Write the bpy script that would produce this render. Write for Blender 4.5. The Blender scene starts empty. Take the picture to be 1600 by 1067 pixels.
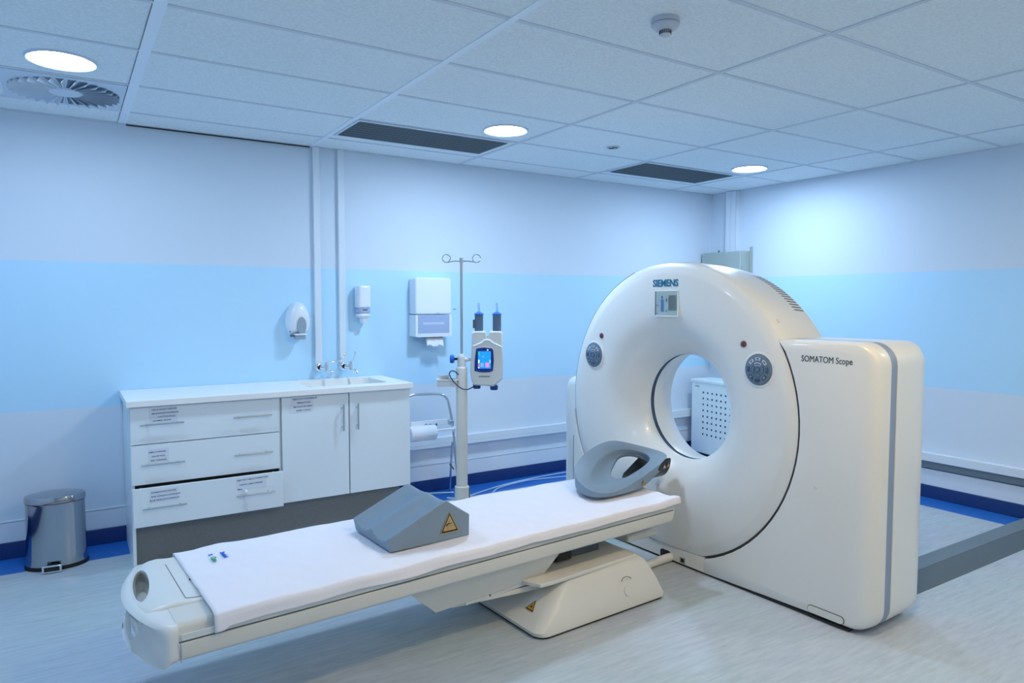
import bpy, bmesh, math, random
from mathutils import Vector, Matrix, noise
PI = math.pi
random.seed(7)
S = bpy.context.scene
COL = S.collection

# ---------------------------------------------------------------- camera
H = 2.69            # ceiling height
cam_d = bpy.data.cameras.new('camera')
cam = bpy.data.objects.new('camera', cam_d); COL.objects.link(cam)
cam_d.sensor_width = 36.0
cam_d.lens = 1092.0 / 1600.0 * 36.0
cam_d.clip_start = 0.05
yaw, pitch, roll = 0.5687, 0.0558, 0.0013
Fv = Vector((math.sin(yaw) * math.cos(pitch), math.cos(yaw) * math.cos(pitch), -math.sin(pitch)))
Rv = Vector((math.cos(yaw), -math.sin(yaw), 0)); Uv = Rv.cross(Fv)
R2 = Rv * math.cos(roll) + Uv * math.sin(roll); U2 = -Rv * math.sin(roll) + Uv * math.cos(roll)
cam.matrix_world = Matrix(((R2.x, U2.x, -Fv.x, -5.7916), (R2.y, U2.y, -Fv.y, -5.1446), (R2.z, U2.z, -Fv.z, 1.555), (0, 0, 0, 1)))
S.camera = cam

# ---------------------------------------------------------------- world, exposure
w = bpy.data.worlds.new('world'); S.world = w; w.use_nodes = True
w.node_tree.nodes['Background'].inputs[0].default_value = (0.5, 0.68, 1, 1)
w.node_tree.nodes['Background'].inputs[1].default_value = 0.05
S.view_settings.view_transform = 'Standard'; S.view_settings.look = 'None'
S.view_settings.gamma = 1.0; S.view_settings.exposure = 1.24
S.view_settings.use_curve_mapping = False
S.cycles.use_denoising = True
S.cycles.max_bounces = 10; S.cycles.diffuse_bounces = 6
S.cycles.sample_clamp_indirect = 6.0
# ceiling lamps: (x, y, colour, strength) -- the lamp builder below makes each one
COOL = (0.57, 0.775, 1.02); WARM = (1.42, 1.03, 0.50); MID = (1.05, 1.0, 0.86)
LAMPS = [(-5.771, -1.178, COOL, 50), (-3.308, -1.178, COOL, 88), (-0.872, -1.178, COOL, 80),
         (-5.771, -3.60, COOL, 22), (-3.60, -3.95, WARM, 54), (-0.872, -4.75, MID, 58),
         (-3.308, -5.75, WARM, 45)]

# ---------------------------------------------------------------- materials
def mat(name, col, rough=0.5, metal=0.0, bump=0.0, bscale=200.0, coat=0.0, var=0.0, vscale=3.0, emit=None, trans=0.0, spec=0.5, alpha=1.0):
    m = bpy.data.materials.new(name); m.use_nodes = True
    nt = m.node_tree; b = nt.nodes['Principled BSDF']
    b.inputs['Base Color'].default_value = (*col, 1)
    b.inputs['Roughness'].default_value = rough
    b.inputs['Metallic'].default_value = metal
    b.inputs['Coat Weight'].default_value = coat
    b.inputs['Coat Roughness'].default_value = 0.08
    b.inputs['Transmission Weight'].default_value = trans
    b.inputs['Specular IOR Level'].default_value = spec
    b.inputs['Alpha'].default_value = alpha
    tc = nt.nodes.new('ShaderNodeTexCoord')
    if var > 0:
        n = nt.nodes.new('ShaderNodeTexNoise'); n.inputs['Scale'].default_value = vscale; n.inputs['Detail'].default_value = 4
        nt.links.new(tc.outputs['Object'], n.inputs['Vector'])
        mx = nt.nodes.new('ShaderNodeMix'); mx.data_type = 'RGBA'
        mx.inputs[6].default_value = (*[c * (1 - var) for c in col], 1); mx.inputs[7].default_value = (*[min(1, c * (1 + var * .5)) for c in col], 1)
        nt.links.new(n.outputs['Fac'], mx.inputs[0]); nt.links.new(mx.outputs[2], b.inputs['Base Color'])
    if bump > 0:
        n = nt.nodes.new('ShaderNodeTexNoise'); n.inputs['Scale'].default_value = bscale; n.inputs['Detail'].default_value = 3
        nt.links.new(tc.outputs['Object'], n.inputs['Vector'])
        bp = nt.nodes.new('ShaderNodeBump'); bp.inputs['Strength'].default_value = bump; bp.inputs['Distance'].default_value = 0.002
        nt.links.new(n.outputs['Fac'], bp.inputs['Height']); nt.links.new(bp.outputs['Normal'], b.inputs['Normal'])
    if emit:
        b.inputs['Emission Color'].default_value = (*emit[0], 1); b.inputs['Emission Strength'].default_value = emit[1]
    return m

M = {}
M['wall'] = mat('wall_paint_pale', (0.67, 0.75, 0.85), 0.62, bump=.08, bscale=350)
M['band'] = mat('wall_paint_blue', (0.51, 0.77, 0.97), 0.55, bump=.08, bscale=350)
M['tile'] = mat('ceiling_tile', (0.83, 0.90, 0.98), 0.95, bump=.9, bscale=240, var=.22, vscale=75)
M['grid'] = mat('ceiling_grid_metal', (0.60, 0.66, 0.73), 0.5)
M['gridl'] = mat('ceiling_grid_bright', (0.80, 0.87, 0.95), 0.45)
M['black'] = mat('black', (0.006, 0.006, 0.008), 0.6)
M['trim'] = mat('white_trim', (0.72, 0.78, 0.85), 0.45)
M['skirt'] = mat('skirting_blue', (0.008, 0.038, 0.17), 0.35)
M['bluefloor'] = mat('floor_vinyl_blue', (0.012, 0.14, 0.52), 0.45, var=.12, vscale=20)
M['scan'] = mat('scanner_enamel', (0.79, 0.78, 0.755), 0.30, coat=.35)
M['scan2'] = mat('scanner_cream', (0.70, 0.69, 0.655), 0.42)
M['scanw'] = mat('scanner_white', (0.80, 0.80, 0.79), 0.35, coat=.2)
M['stripe'] = mat('stripe_grey_blue', (0.26, 0.33, 0.47), 0.4)
M['gap'] = mat('shadow_gap_rubber', (0.035, 0.035, 0.035), 0.8)
M['mylar'] = mat('dark_blue_mylar', (0.04, 0.075, 0.13), 0.12)
M['laminate'] = mat('white_laminate', (0.82, 0.88, 0.93), 0.32)
M['worktop'] = mat('worktop_white', (0.93, 0.91, 0.90), 0.38)
M['basin'] = mat('basin_white', (0.80, 0.79, 0.76), 0.35)
M['kick'] = mat('kickboard_grey', (0.19, 0.20, 0.205), 0.5, var=.15, vscale=60)
M['steel'] = mat('brushed_steel', (0.55, 0.57, 0.58), 0.28, metal=1)
M['chrome'] = mat('chrome', (0.85, 0.86, 0.88), 0.06, metal=1)
M['binsteel'] = mat('bin_steel', (0.43, 0.45, 0.49), 0.09, metal=1)
M['plast'] = mat('white_plastic', (0.80, 0.84, 0.90), 0.28, coat=.2)
M['plastg'] = mat('translucent_grey_plastic', (0.36, 0.45, 0.66), 0.2, coat=.3)
M['towelroll'] = mat('roll_behind_tint', (0.50, 0.58, 0.76), 0.3)
M['plastd'] = mat('grey_plastic', (0.30, 0.37, 0.45), 0.35)
M['inj'] = mat('injector_plastic', (0.70, 0.72, 0.72), 0.4)
M['injblue'] = mat('injector_blue', (0.006, 0.035, 0.25), 0.3)
M['royal'] = mat('royal_blue_plastic', (0.01, 0.15, 0.62), 0.3)
M['knobb'] = mat('dark_blue_knob', (0.005, 0.04, 0.22), 0.35)
M['syr'] = mat('syringe_dark_tint', (0.10, 0.15, 0.24), 0.15, coat=.5)
M['clear'] = mat('clear_plastic', (0.62, 0.78, 1.0), 0.1, trans=.85, spec=.3)
M['screen'] = mat('screen_cyan', (0.01, 0.06, 0.2), 0.3, emit=((0.003, 0.17, 0.55), .85))
M['sc_pink'] = mat('screen_pink', (0.3, 0.1, 0.25), 0.3, emit=((0.9, 0.25, 0.65), .4))
M['sc_grey'] = mat('screen_grey', (0.15, 0.18, 0.3), 0.3, emit=((0.25, 0.38, 0.75), .4))
M['sc_red'] = mat('screen_red', (0.7, 0.1, 0.05), 0.3, emit=((0.9, 0.15, 0.08), .4))
M['sc_green'] = mat('screen_green', (0.05, 0.4, 0.2), 0.3, emit=((0.02, 0.35, 0.2), .4))
M['sc_white'] = mat('screen_white', (0.8, 0.9, 1), 0.3, emit=((0.6, 0.85, 1.0), .4))
M['lcd'] = mat('lcd_panel', (0.42, 0.50, 0.47), 0.25)
M['lcdb'] = mat('lcd_blue', (0.12, 0.28, 0.62), 0.3)
M['lcdg'] = mat('lcd_grey', (0.36, 0.46, 0.47), 0.3)
M['siemens'] = mat('lettering_teal', (0.0, 0.16, 0.30), 0.4)
M['ink'] = mat('lettering_dark', (0.03, 0.045, 0.07), 0.5)
M['inkblue'] = mat('lettering_blue', (0.01, 0.035, 0.16), 0.6)
M['tape'] = mat('paper_label', (0.74, 0.79, 0.87), 0.4)
M['pad'] = mat('keypad_grey_blue', (0.13, 0.19, 0.27), 0.35)
M['padl'] = mat('keypad_dark', (0.05, 0.09, 0.15), 0.35)
M['padw'] = mat('keypad_light', (0.75, 0.80, 0.88), 0.2)
M['red'] = mat('red_button', (0.17, 0.045, 0.05), 0.4)
M['foam'] = mat('foam_blue_grey', (0.215, 0.29, 0.37), 0.55, bump=.1, bscale=500)
M['holder'] = mat('black_carbon', (0.012, 0.014, 0.017), 0.3)
M['sheet'] = mat('cotton_sheet', (0.87, 0.84, 0.90), 0.9, bump=.3, bscale=60)
M['logoblue'] = mat('logo_blue', (0.03, 0.16, 0.62), 0.8)
M['logogreen'] = mat('logo_green', (0.02, 0.36, 0.20), 0.8)
M['signy'] = mat('warning_yellow', (0.50, 0.36, 0.14), 0.5)
M['signy2'] = mat('warning_orange', (0.60, 0.32, 0.05), 0.5)
M['signr'] = mat('warning_red', (0.50, 0.10, 0.02), 0.5)
M['paper'] = mat('paper_white', (0.80, 0.82, 0.90), 0.9, bump=.4, bscale=80)
M['railshade'] = mat('rail_shadow_grey', (0.17, 0.22, 0.26), 0.5)
M['elec'] = mat('grey_green_enamel', (0.38, 0.43, 0.40), 0.5)
M['perf'] = mat('cabinet_pale', (0.80, 0.88, 0.88), 0.45)
M['duct'] = mat('floor_duct_grey', (0.095, 0.125, 0.15), 0.5)
M['ductl'] = mat('floor_duct_top', (0.15, 0.195, 0.23), 0.5)
M['cable'] = mat('cable_pale', (0.45, 0.58, 0.75), 0.5)
M['cabled'] = mat('cable_dark', (0.02, 0.05, 0.10), 0.4)
M['chair'] = mat('grey_tube', (0.62, 0.66, 0.70), 0.25, metal=1)
M['smoke'] = mat('detector_white', (0.55, 0.58, 0.68), 0.5)
M['vent'] = mat('vent_white', (0.60, 0.68, 0.78), 0.45)
M['grille'] = mat('grille_slats', (0.12, 0.175, 0.235), 0.5)
M['signdark'] = mat('sign_black', (0.02, 0.015, 0.012), 0.5)

def floor_mat():
    m = bpy.data.materials.new('floor_vinyl_pale'); m.use_nodes = True
    nt = m.node_tree; b = nt.nodes['Principled BSDF']; b.inputs['Roughness'].default_value = 0.42
    tc = nt.nodes.new('ShaderNodeTexCoord'); mp = nt.nodes.new('ShaderNodeMapping')
    mp.inputs['Rotation'].default_value = (0, 0, 0.15); mp.inputs['Scale'].default_value = (4.0, 34, 1)
    n = nt.nodes.new('ShaderNodeTexNoise'); n.inputs['Scale'].default_value = 1.3; n.inputs['Detail'].default_value = 7; n.inputs['Roughness'].default_value = .7
    r = nt.nodes.new('ShaderNodeValToRGB')
    r.color_ramp.elements[0].position = .30; r.color_ramp.elements[0].color = (0.42, 0.485, 0.55, 1)
    r.color_ramp.elements[1].position = .62; r.color_ramp.elements[1].color = (0.565, 0.625, 0.69, 1)
    n2 = nt.nodes.new('ShaderNodeTexNoise'); n2.inputs['Scale'].default_value = 1.1; n2.inputs['Detail'].default_value = 3
    mx = nt.nodes.new('ShaderNodeMix'); mx.data_type = 'RGBA'; mx.blend_type = 'MULTIPLY'; mx.inputs[0].default_value = .22
    nt.links.new(tc.outputs['Object'], mp.inputs['Vector']); nt.links.new(mp.outputs['Vector'], n.inputs['Vector'])
    nt.links.new(n.outputs['Fac'], r.inputs['Fac']); nt.links.new(tc.outputs['Object'], n2.inputs['Vector'])
    nt.links.new(r.outputs['Color'], mx.inputs[6]); nt.links.new(n2.outputs['Color'], mx.inputs[7])
    nt.links.new(mx.outputs[2], b.inputs['Base Color'])
    return m
M['floor'] = floor_mat()

# ---------------------------------------------------------------- mesh helpers
class B:
    """collects shapes into one bmesh"""
    def __init__(s):
        s.bm = bmesh.new(); s.mats = []
    def mi(s, m):
        if m not in s.mats: s.mats.append(m)
        return s.mats.index(m)
    def _tag(s, faces, m):
        i = s.mi(m)
        for f in faces: f.material_index = i
    def box(s, x0, x1, y0, y1, z0, z1, m, mtx=None):
        v = [s.bm.verts.new((x, y, z)) for x in (x0, x1) for y in (y0, y1) for z in (z0, z1)]
        if mtx is not None:
            for k in v: k.co = mtx @ k.co
        fs = [s.bm.faces.new([v[i] for i in q]) for q in ((0, 1, 3, 2), (4, 6, 7, 5), (0, 4, 5, 1), (2, 3, 7, 6), (0, 2, 6, 4), (1, 5, 7, 3))]
        s._tag(fs, m); return s
    def loft(s, rings, m, close=True, cap0=True, cap1=True, closed_loop=False):
        vr = [[s.bm.verts.new(p) for p in r] for r in rings]
        n = len(vr[0]); fs = []
        k = len(vr)
        for i in range(k if closed_loop else k - 1):
            a, b = vr[i], vr[(i + 1) % k]
            for j in range(n if close else n - 1):
                q = [a[j], a[(j + 1) % n], b[(j + 1) % n], b[j]]
                try: fs.append(s.bm.faces.new(q))
                except ValueError: pass
        if not closed_loop:
            if cap0: fs.append(s.bm.faces.new(list(reversed(vr[0]))))
            if cap1: fs.append(s.bm.faces.new(vr[-1]))
        s._tag(fs, m); return s
    def cyl(s, p0, p1, r0, r1=None, m=None, n=20):
        r1 = r0 if r1 is None else r1
        p0 = Vector(p0); p1 = Vector(p1); d = (p1 - p0).normalized()
        a = d.orthogonal().normalized(); b = d.cross(a)
        rings = [[p + (a * math.cos(2 * PI * i / n) + b * math.sin(2 * PI * i / n)) * r for i in range(n)] for p, r in ((p0, r0), (p1, r1))]
        return s.loft(rings, m)
    def tube(s, pts, r, m, n=10, closed=False):
        pts = [Vector(p) for p in pts]; rings = []; k = len(pts)
        up = None
        for i, p in enumerate(pts):
            if closed: t = (pts[(i + 1) % k] - pts[i - 1]).normalized()
            else: t = (pts[min(i + 1, k - 1)] - pts[max(i - 1, 0)]).normalized()
            if up is None: up = t.orthogonal().normalized()
            up = (up - t * up.dot(t)).normalized(); b = t.cross(up)
            rings.append([p + (up * math.cos(2 * PI * j / n) + b * math.sin(2 * PI * j / n)) * r for j in range(n)])
        return s.loft(rings, m, closed_loop=closed)
    def lathe(s, prof, m, c=(0, 0, 0), axis='z', n=48, sx=1, sy=1, caps=True):
        """prof: list of (along axis, radius)"""
        rings = []
        for h, r in prof:
            ring = []
            for i in range(n):
                a = 2 * PI * i / n; u = math.cos(a) * r * sx; v = math.sin(a) * r * sy
                if axis == 'z': p = (c[0] + u, c[1] + v, c[2] + h)
                elif axis == 'x': p = (c[0] + h, c[1] + u, c[2] + v)
                else: p = (c[0] + u, c[1] + h, c[2] + v)
                ring.append(p)
            rings.append(ring)
        return s.loft(rings, m, cap0=caps, cap1=caps)
    def prism(s, poly, lo, hi, m, plane='xy'):
        """poly in the two named axes, extruded lo..hi along the third"""
        def P(a, b, h):
            return {'xy': (a, b, h), 'xz': (a, h, b), 'yz': (h, a, b)}[plane]
        return s.loft([[P(a, b, lo) for a, b in poly], [P(a, b, hi) for a, b in poly]], m)
    def text(s, txt, size, mtx, m, align='LEFT', bold=0.0, sx=1.0, depth=0.0006):
        cu = bpy.data.curves.new('lettering', 'FONT'); cu.body = txt; cu.size = size; cu.align_x = align
        cu.offset = bold; cu.extrude = depth; cu.resolution_u = 3
        ob = bpy.data.objects.new('lettering_tmp', cu); COL.objects.link(ob)
        dg = bpy.context.evaluated_depsgraph_get()
        me = bpy.data.meshes.new_from_object(ob.evaluated_get(dg))
        me.transform(mtx @ Matrix.Diagonal((sx, 1, 1, 1)))
        n0 = len(s.bm.faces); s.bm.from_mesh(me); s.bm.faces.ensure_lookup_table()
        s._tag(s.bm.faces[n0:], m)
        bpy.data.objects.remove(ob); bpy.data.curves.remove(cu); bpy.data.meshes.remove(me)
        return s
    def grid(s, P, m):
        vs = [[s.bm.verts.new(p) for p in row] for row in P]; fs = []
        for i in range(len(vs) - 1):
            for j in range(len(vs[0]) - 1):
                fs.append(s.bm.faces.new([vs[i][j], vs[i + 1][j], vs[i + 1][j + 1], vs[i][j + 1]]))
        s._tag(fs, m); return s
    def build(s, name, parent=None, bevel=0, seg=3, angle=35, smooth=40, subsurf=0, normals=True, solidify=0):
        if normals: bmesh.ops.recalc_face_normals(s.bm, faces=s.bm.faces)
        me = bpy.data.meshes.new(name); s.bm.to_mesh(me); s.bm.free()
        for m in s.mats: me.materials.append(M[m] if isinstance(m, str) else m)
        o = bpy.data.objects.new(name, me); COL.objects.link(o)
        if parent is not None: o.parent = parent
        if solidify:
            md = o.modifiers.new('solid', 'SOLIDIFY'); md.thickness = solidify; md.offset = -1
        if bevel:
            md = o.modifiers.new('bevel', 'BEVEL'); md.width = bevel; md.segments = seg; md.limit_method = 'ANGLE'; md.angle_limit = math.radians(angle)
            md.harden_normals = False
        if subsurf:
            md = o.modifiers.new('subd', 'SUBSURF'); md.levels = subsurf; md.render_levels = subsurf
        if smooth:
            me.polygons.foreach_set('use_smooth', [True] * len(me.polygons))
            try: me.set_sharp_from_angle(angle=math.radians(smooth if not bevel else 60))
            except Exception: pass
        return o

def tag(o, label, cat, group=None):
    o['label'] = label; o['category'] = cat
    if group: o['group'] = group
    return o
def thing(name, label, cat, loc=(0, 0, 0), rz=0, group=None):
    o = bpy.data.objects.new(name, None); COL.objects.link(o)
    o.location = loc; o.rotation_euler = (0, 0, rz); o.empty_display_size = .1
    return tag(o, label, cat, group)
def struct(o): o['kind'] = 'structure'; return o
def kids(r): return [c for c in list(bpy.data.objects) if c.parent == r]
def dup(root, loc, rz=None, label=None):
    def rec(o, par):
        c = o.copy(); COL.objects.link(c)
        if par is not None: c.parent = par
        for k in kids(o): rec(k, c)
        return c
    r = rec(root, None); r.location = loc
    if rz is not None: r.rotation_euler = (0, 0, rz)
    if label: r['label'] = label
    return r
def arc(cx, cy, r, a0, a1, n):
    return [(cx + r * math.cos(math.radians(a0 + (a1 - a0) * i / n)), cy + r * math.sin(math.radians(a0 + (a1 - a0) * i / n))) for i in range(n + 1)]
def rrect(x0, x1, y0, y1, r, n=5):
    return arc(x1 - r, y1 - r, r, 0, 90, n) + arc(x0 + r, y1 - r, r, 90, 180, n) + arc(x0 + r, y0 + r, r, 180, 270, n) + arc(x1 - r, y0 + r, r, 270, 360, n)
def smoothpts(pts, n=6, closed=False):
    pts = [Vector(p) for p in pts]; out = []; k = len(pts)
    for i in range(k if closed else k - 1):
        p0 = pts[(i - 1) % k] if (closed or i > 0) else pts[i]
        p1 = pts[i]; p2 = pts[(i + 1) % k]; p3 = pts[(i + 2) % k] if (closed or i + 2 < k) else p2
        for j in range(n):
            t = j / n
            out.append(0.5 * ((2 * p1) + (-p0 + p2) * t + (2 * p0 - 5 * p1 + 4 * p2 - p3) * t * t + (-p0 + 3 * p1 - 3 * p2 + p3) * t ** 3))
    if not closed: out.append(pts[-1])
    return out
# text facing -y (reads along +x)
def face_y(x, y, z, rot=0): return Matrix.Translation((x, y, z)) @ Matrix.Rotation(PI / 2, 4, 'X') @ Matrix.Rotation(rot, 4, 'Z')
# text facing -x (reads along -y)
def face_x(x, y, z): return Matrix.Translation((x, y, z)) @ Matrix.Rotation(-PI / 2, 4, 'Z') @ Matrix.Rotation(PI / 2, 4, 'X')

# ================================================================ THE ROOM
XL, YF = -6.75, -6.6      # left wall, front wall (behind the camera)
def wall(name, p0, p1, nx, ny):
    b = B(); t = .12
    for z0, z1, m in ((0, .888, 'wall'), (.888, 1.805, 'band'), (1.805, H, 'wall')):
        q = [(p0[0], p0[1], z0), (p1[0], p1[1], z0), (p1[0], p1[1], z1), (p0[0], p0[1], z1)]
        vs = [b.bm.verts.new(v) for v in q] + [b.bm.verts.new((v[0] + nx * t, v[1] + ny * t, v[2])) for v in q]
        fs = [b.bm.faces.new([vs[i] for i in f]) for f in ((0, 1, 2, 3), (7, 6, 5, 4), (0, 4, 5, 1), (1, 5, 6, 2), (2, 6, 7, 3), (3, 7, 4, 0))]
        b._tag(fs, m)
    return struct(b.build(name, smooth=0))
wall('wall_back', (XL, 0), (0, 0), 0, 1)
wall('wall_right', (0, 0), (0, YF), 1, 0)
wall('wall_left', (XL, YF), (XL, 0), -1, 0)
wall('wall_front', (0, YF), (XL, YF), 0, -1)
b = B()
b.box(XL, -.27, YF, -.30, -.1, 0, 'floor')
b.box(XL, -.27, -.30, 0, -.1, 0, 'bluefloor'); b.box(-.27, 0, YF, 0, -.1, 0, 'bluefloor')
struct(b.build('floor', smooth=0))
struct(B().box(XL - .12, .12, YF - .12, .12, H, H + .1, 'tile').build('ceiling', smooth=0))
# ceiling grid
b = B(); gz = H - .004
Tx = [i * 1.2092 - 5.4526 for i in range(-1, 5)]
for i, x in enumerate(Tx):
    wd = {1: .024, 2: .017}.get(i, .012)
    b.box(x - wd, x + wd, YF, -.002, gz, H, 'gridl' if i in (1, 2) else 'grid')
    if i == 1: b.box(x - wd - .002, x - wd, YF, -.002, gz + .001, H + .001, 'gap')
for j in range(0, 11):
    y = -.3255 - .6 * j
    for i in range(len(Tx)):
        x0 = (XL if i == 0 else Tx[i - 1]) + .013; x1 = Tx[i] - .013
        b.box(x0, x1, y - .012, y + .012, gz + .0008, H, 'grid')
    b.box(Tx[-1] + .013, 0, y - .012, y + .012, gz + .0008, H, 'grid')
struct(b.build('trim_1', smooth=0))
b = B()
b.box(XL, -.0, -.022, -.0005, H - .006, H, 'grid'); b.box(-.022, -.0005, YF, -.03, H - .006, H, 'grid')
b.box(-5.43, -4.26, -.020, -.003, H - .012, H - .0055, 'black')
struct(b.build('trim_2', smooth=0))
# skirtings
def skirt(name, boxes):
    b = B()
    for q in boxes: b.box(*q, 'skirt')
    return struct(b.build(name, bevel=.004))
skirt('baseboard_back', [(XL, 0, -.012, 0, .0, .10)]); skirt('baseboard_right', [(-.012, 0, YF, -.012, 0, .10)])
skirt('baseboard_left', [(XL, XL + .012, YF, -.012, 0, .10)]); skirt('baseboard_front', [(XL, 0, YF, YF + .012, 0, .10)])
# low boxed panel above the blue skirting
b = B(); b.box(XL, -.02, -.012, 0, .101, .222, 'trim'); b.box(XL, -.02, -.014, 0, .222, .234, 'grid'); struct(b.build('trim_3', bevel=.004))
b = B(); b.box(-.012, 0, YF, -.03, .101, .232, 'trim'); b.box(-.014, 0, YF, -.03, .232, .240, 'duct'); struct(b.build('trim_4', bevel=.004))
# dado cable trunking
b = B(); b.box(-3.74, -.06, -.052, 0, .372, .448, 'trim'); b.box(-3.73, -.06, -.0535, -.05, .40, .402, 'grid'); struct(b.build('trim_5', bevel=.005))
b = B(); b.box(-.055, 0, YF, -.001, .300, .368, 'trim'); b.box(-.030, 0, YF, -.002, .2405, .2995, 'railshade'); struct(b.build('trim_6', bevel=.005))  # second box paints the rail's shadow on the wall as a dark grey strip
# corner riser trunking on the right wall
b = B(); b.box(-.058, 0, -.365, -.235, 2.0, H - .006, 'trim'); b.box(-.0595, -.057, -.303, -.297, 2.0, H - .01, 'grid')
b.box(-.062, -.05, -.367, -.362, 2.0, H - .006, 'grid')
struct(b.build('trim_7', bevel=.003))
# two risers down to the taps
for k, (x, zb) in enumerate(((-4.218, 1.085), (-4.033, 1.10))):
    b = B(); b.box(x - .024, x + .024, -.03, 0, zb, H - .006, 'trim')
    struct(b.build('trim_%d' % (8 + k), bevel=.003))

# ---------------------------------------------------------------- ceiling lamps
def lamp(x, y, col, st, label):
    t = thing('ceiling_downlight', label, 'ceiling light', (x, y, H), 0, 'round ceiling downlights')
    B().lathe([(-.001, .118), (-.010, .142), (-.003, .150), (0, .150), (0, .118)], 'vent', n=48, caps=False).build('lamp_rim', t)
    m = mat('lamp_glow', (.9, .95, 1), .5, emit=(col, st))
    B().lathe([(-.006, .002), (-.006, .116), (-.001, .118)], m, n=40).build('diffuser', t)
names = ['round glowing ceiling downlight beside the swirl air vent', 'round glowing ceiling downlight above the drip stand, beside the long grey grille',
         'round glowing ceiling downlight nearest the room corner above the scanner', 'ceiling downlight overhead left near the camera, outside the frame',
         'warm ceiling downlight over the patient table, outside the frame', 'ceiling downlight over the right side of the room, outside the frame',
         'ceiling downlight at the back of the room, outside the frame']
for (x, y, c, st), n in zip(LAMPS, names): lamp(x, y, c, st, n)

# swirl diffuser
t = thing('swirl_air_vent', 'square ceiling vent with radial swirl blades beside the left downlight', 'air vent', (-5.757, -.63, H))
B().box(-.275, .275, -.285, .285, -.009, -.001, 'vent').build('face_plate', t, bevel=.002)
for k in range(30):
    a = 2 * PI * k / 30; b = B()
    q = [(.085, -.005), (.095, .006), (.255, .020), (.255, -.016)]
    mt = Matrix.Rotation(a, 4, 'Z')
    b.loft([[mt @ Vector((x, y, -.0095)) for x, y in q], [mt @ Vector((x, y + .004, -.0098)) for x, y in q]], 'grille')
    # angled blade lip
    p = [mt @ Vector(v) for v in ((.085, .006, -.010), (.255, .021, -.010), (.255, .006, -.030), (.085, .001, -.018))]
    q2 = [v + mt.to_3x3() @ Vector((0, .003, 0)) for v in p]
    b.loft([p, q2], 'vent')
    b.build('swirl_blade', t, smooth=0)
B().lathe([(-.020, .01), (-.018, .075), (-.009, .085)], 'vent', n=32).build('hub', t)

# linear grilles
def grille(x0, x1, y0, y1, label):
    cx, cy = (x0 + x1) / 2, (y0 + y1) / 2
    t = thing('ceiling_grille', label, 'air vent', (cx, cy, H), 0, 'grey slatted ceiling grilles')
    w, d = (x1 - x0) / 2, (y1 - y0) / 2
    b = B()
    b.box(-w - .018, w + .018, -d - .03, -d, -.008, -.0045, 'vent'); b.box(-w - .018, w + .018, d, d + .03, -.008, -.0045, 'vent')
    b.box(-w - .018, -w, -d, d, -.008, -.0045, 'vent'); b.box(w, w + .018, -d, d, -.008, -.0045, 'vent')
    b.build('frame', t)
    b = B(); b.box(-w, w, -d, d, -.0055, -.0045, 'grille'); n = 22
    for i in range(n):
        y = -d + (i + .5) * 2 * d / n
        b.box(-w, w, y - .0035, y + .0035, -.012, -.005, 'duct' if i % 3 else 'ductl')
    b.build('slats', t, smooth=0)
grille(-4.207, -3.113, -.895, -.478, 'long grey slatted ceiling grille left of the middle downlight')
grille(-1.795, -.745, -.905, -.450, 'grey slatted ceiling grille near the room corner above the scanner')

# smoke detector
t = thing('smoke_detector', 'white round smoke detector on the ceiling tiles', 'smoke detector', (-3.728, -3.056, H))
B().lathe([(0, .055), (-.012, .057), (-.030, .054), (-.042, .040), (-.046, .028)], 'smoke', n=40).build('detector_body', t)
b = B(); b.lathe([(-.040, .024), (-.062, .022), (-.066, .016)], 'smoke', n=32)
for k in range(20):
    a = 2 * PI * k / 20
    b.box(.0225, .0245, -.0018, .0018, -.060, -.046, 'ink', Matrix.Rotation(a, 4, 'Z'))
b.build('sensing_chamber', t)
b = B(); b.lathe([(-.022, .0562), (-.020, .0562)], 'duct', n=40, caps=False); b.build('seam', t)
# ceiling speaker
t = thing('ceiling_speaker', 'small dark round fitting in the ceiling tiles between the two grilles', 'ceiling fitting', (-2.377, -1.172, H))
B().lathe([(-.001, .05), (-.006, .05), (-.006, .036), (-.002, .036)], 'steel', n=32, caps=False).build('rim', t)
b = B(); b.lathe([(-.001, .036), (-.002, .036)], 'black', n=24)
b.box(-.03, -.006, -.006, .006, -.006, -.001, 'steel'); b.box(.008, .03, -.006, .006, -.006, -.001, 'steel')
b.build('insert', t)

# ================================================================ CABINETS ON THE BACK WALL
YD = -.575      # door fronts
def label_mesh(b, x0, x1, z0, z1, y, lines, size=.0125, tilt=0.05):
    """paper label with its lines of print; lines = (text, xfrac, zfrac)"""
    b.box(x0, x1, y - .0008, y, z0, z1, 'tape')
    for s, xf, zf in lines:
        b.text(s, size, face_y(x0 + (x1 - x0) * xf, y - .0010, z0 + (z1 - z0) * zf, tilt * .35), 'inkblue', bold=.0002, depth=.0002)
def bar_handle(par, x0, x1, z, y, vertical=False):
    b = B()
    if vertical:
        b.cyl((x0, y - .03, x1), (x0, y - .03, z), .006, m='steel', n=12)
        lo, hi = sorted((x1, z))
        for q in (lo + .025, hi - .025): b.cyl((x0, y, q), (x0, y - .03, q), .0045, m='steel', n=10)
    else:
        b.cyl((x0, y - .03, z), (x1, y - .03, z), .005, m='steel', n=12)
        for q in (x0 + .035, x1 - .035): b.cyl((q, y, z), (q, y - .03, z), .0045, m='steel', n=10)
    return b.build('handle', par)
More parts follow.
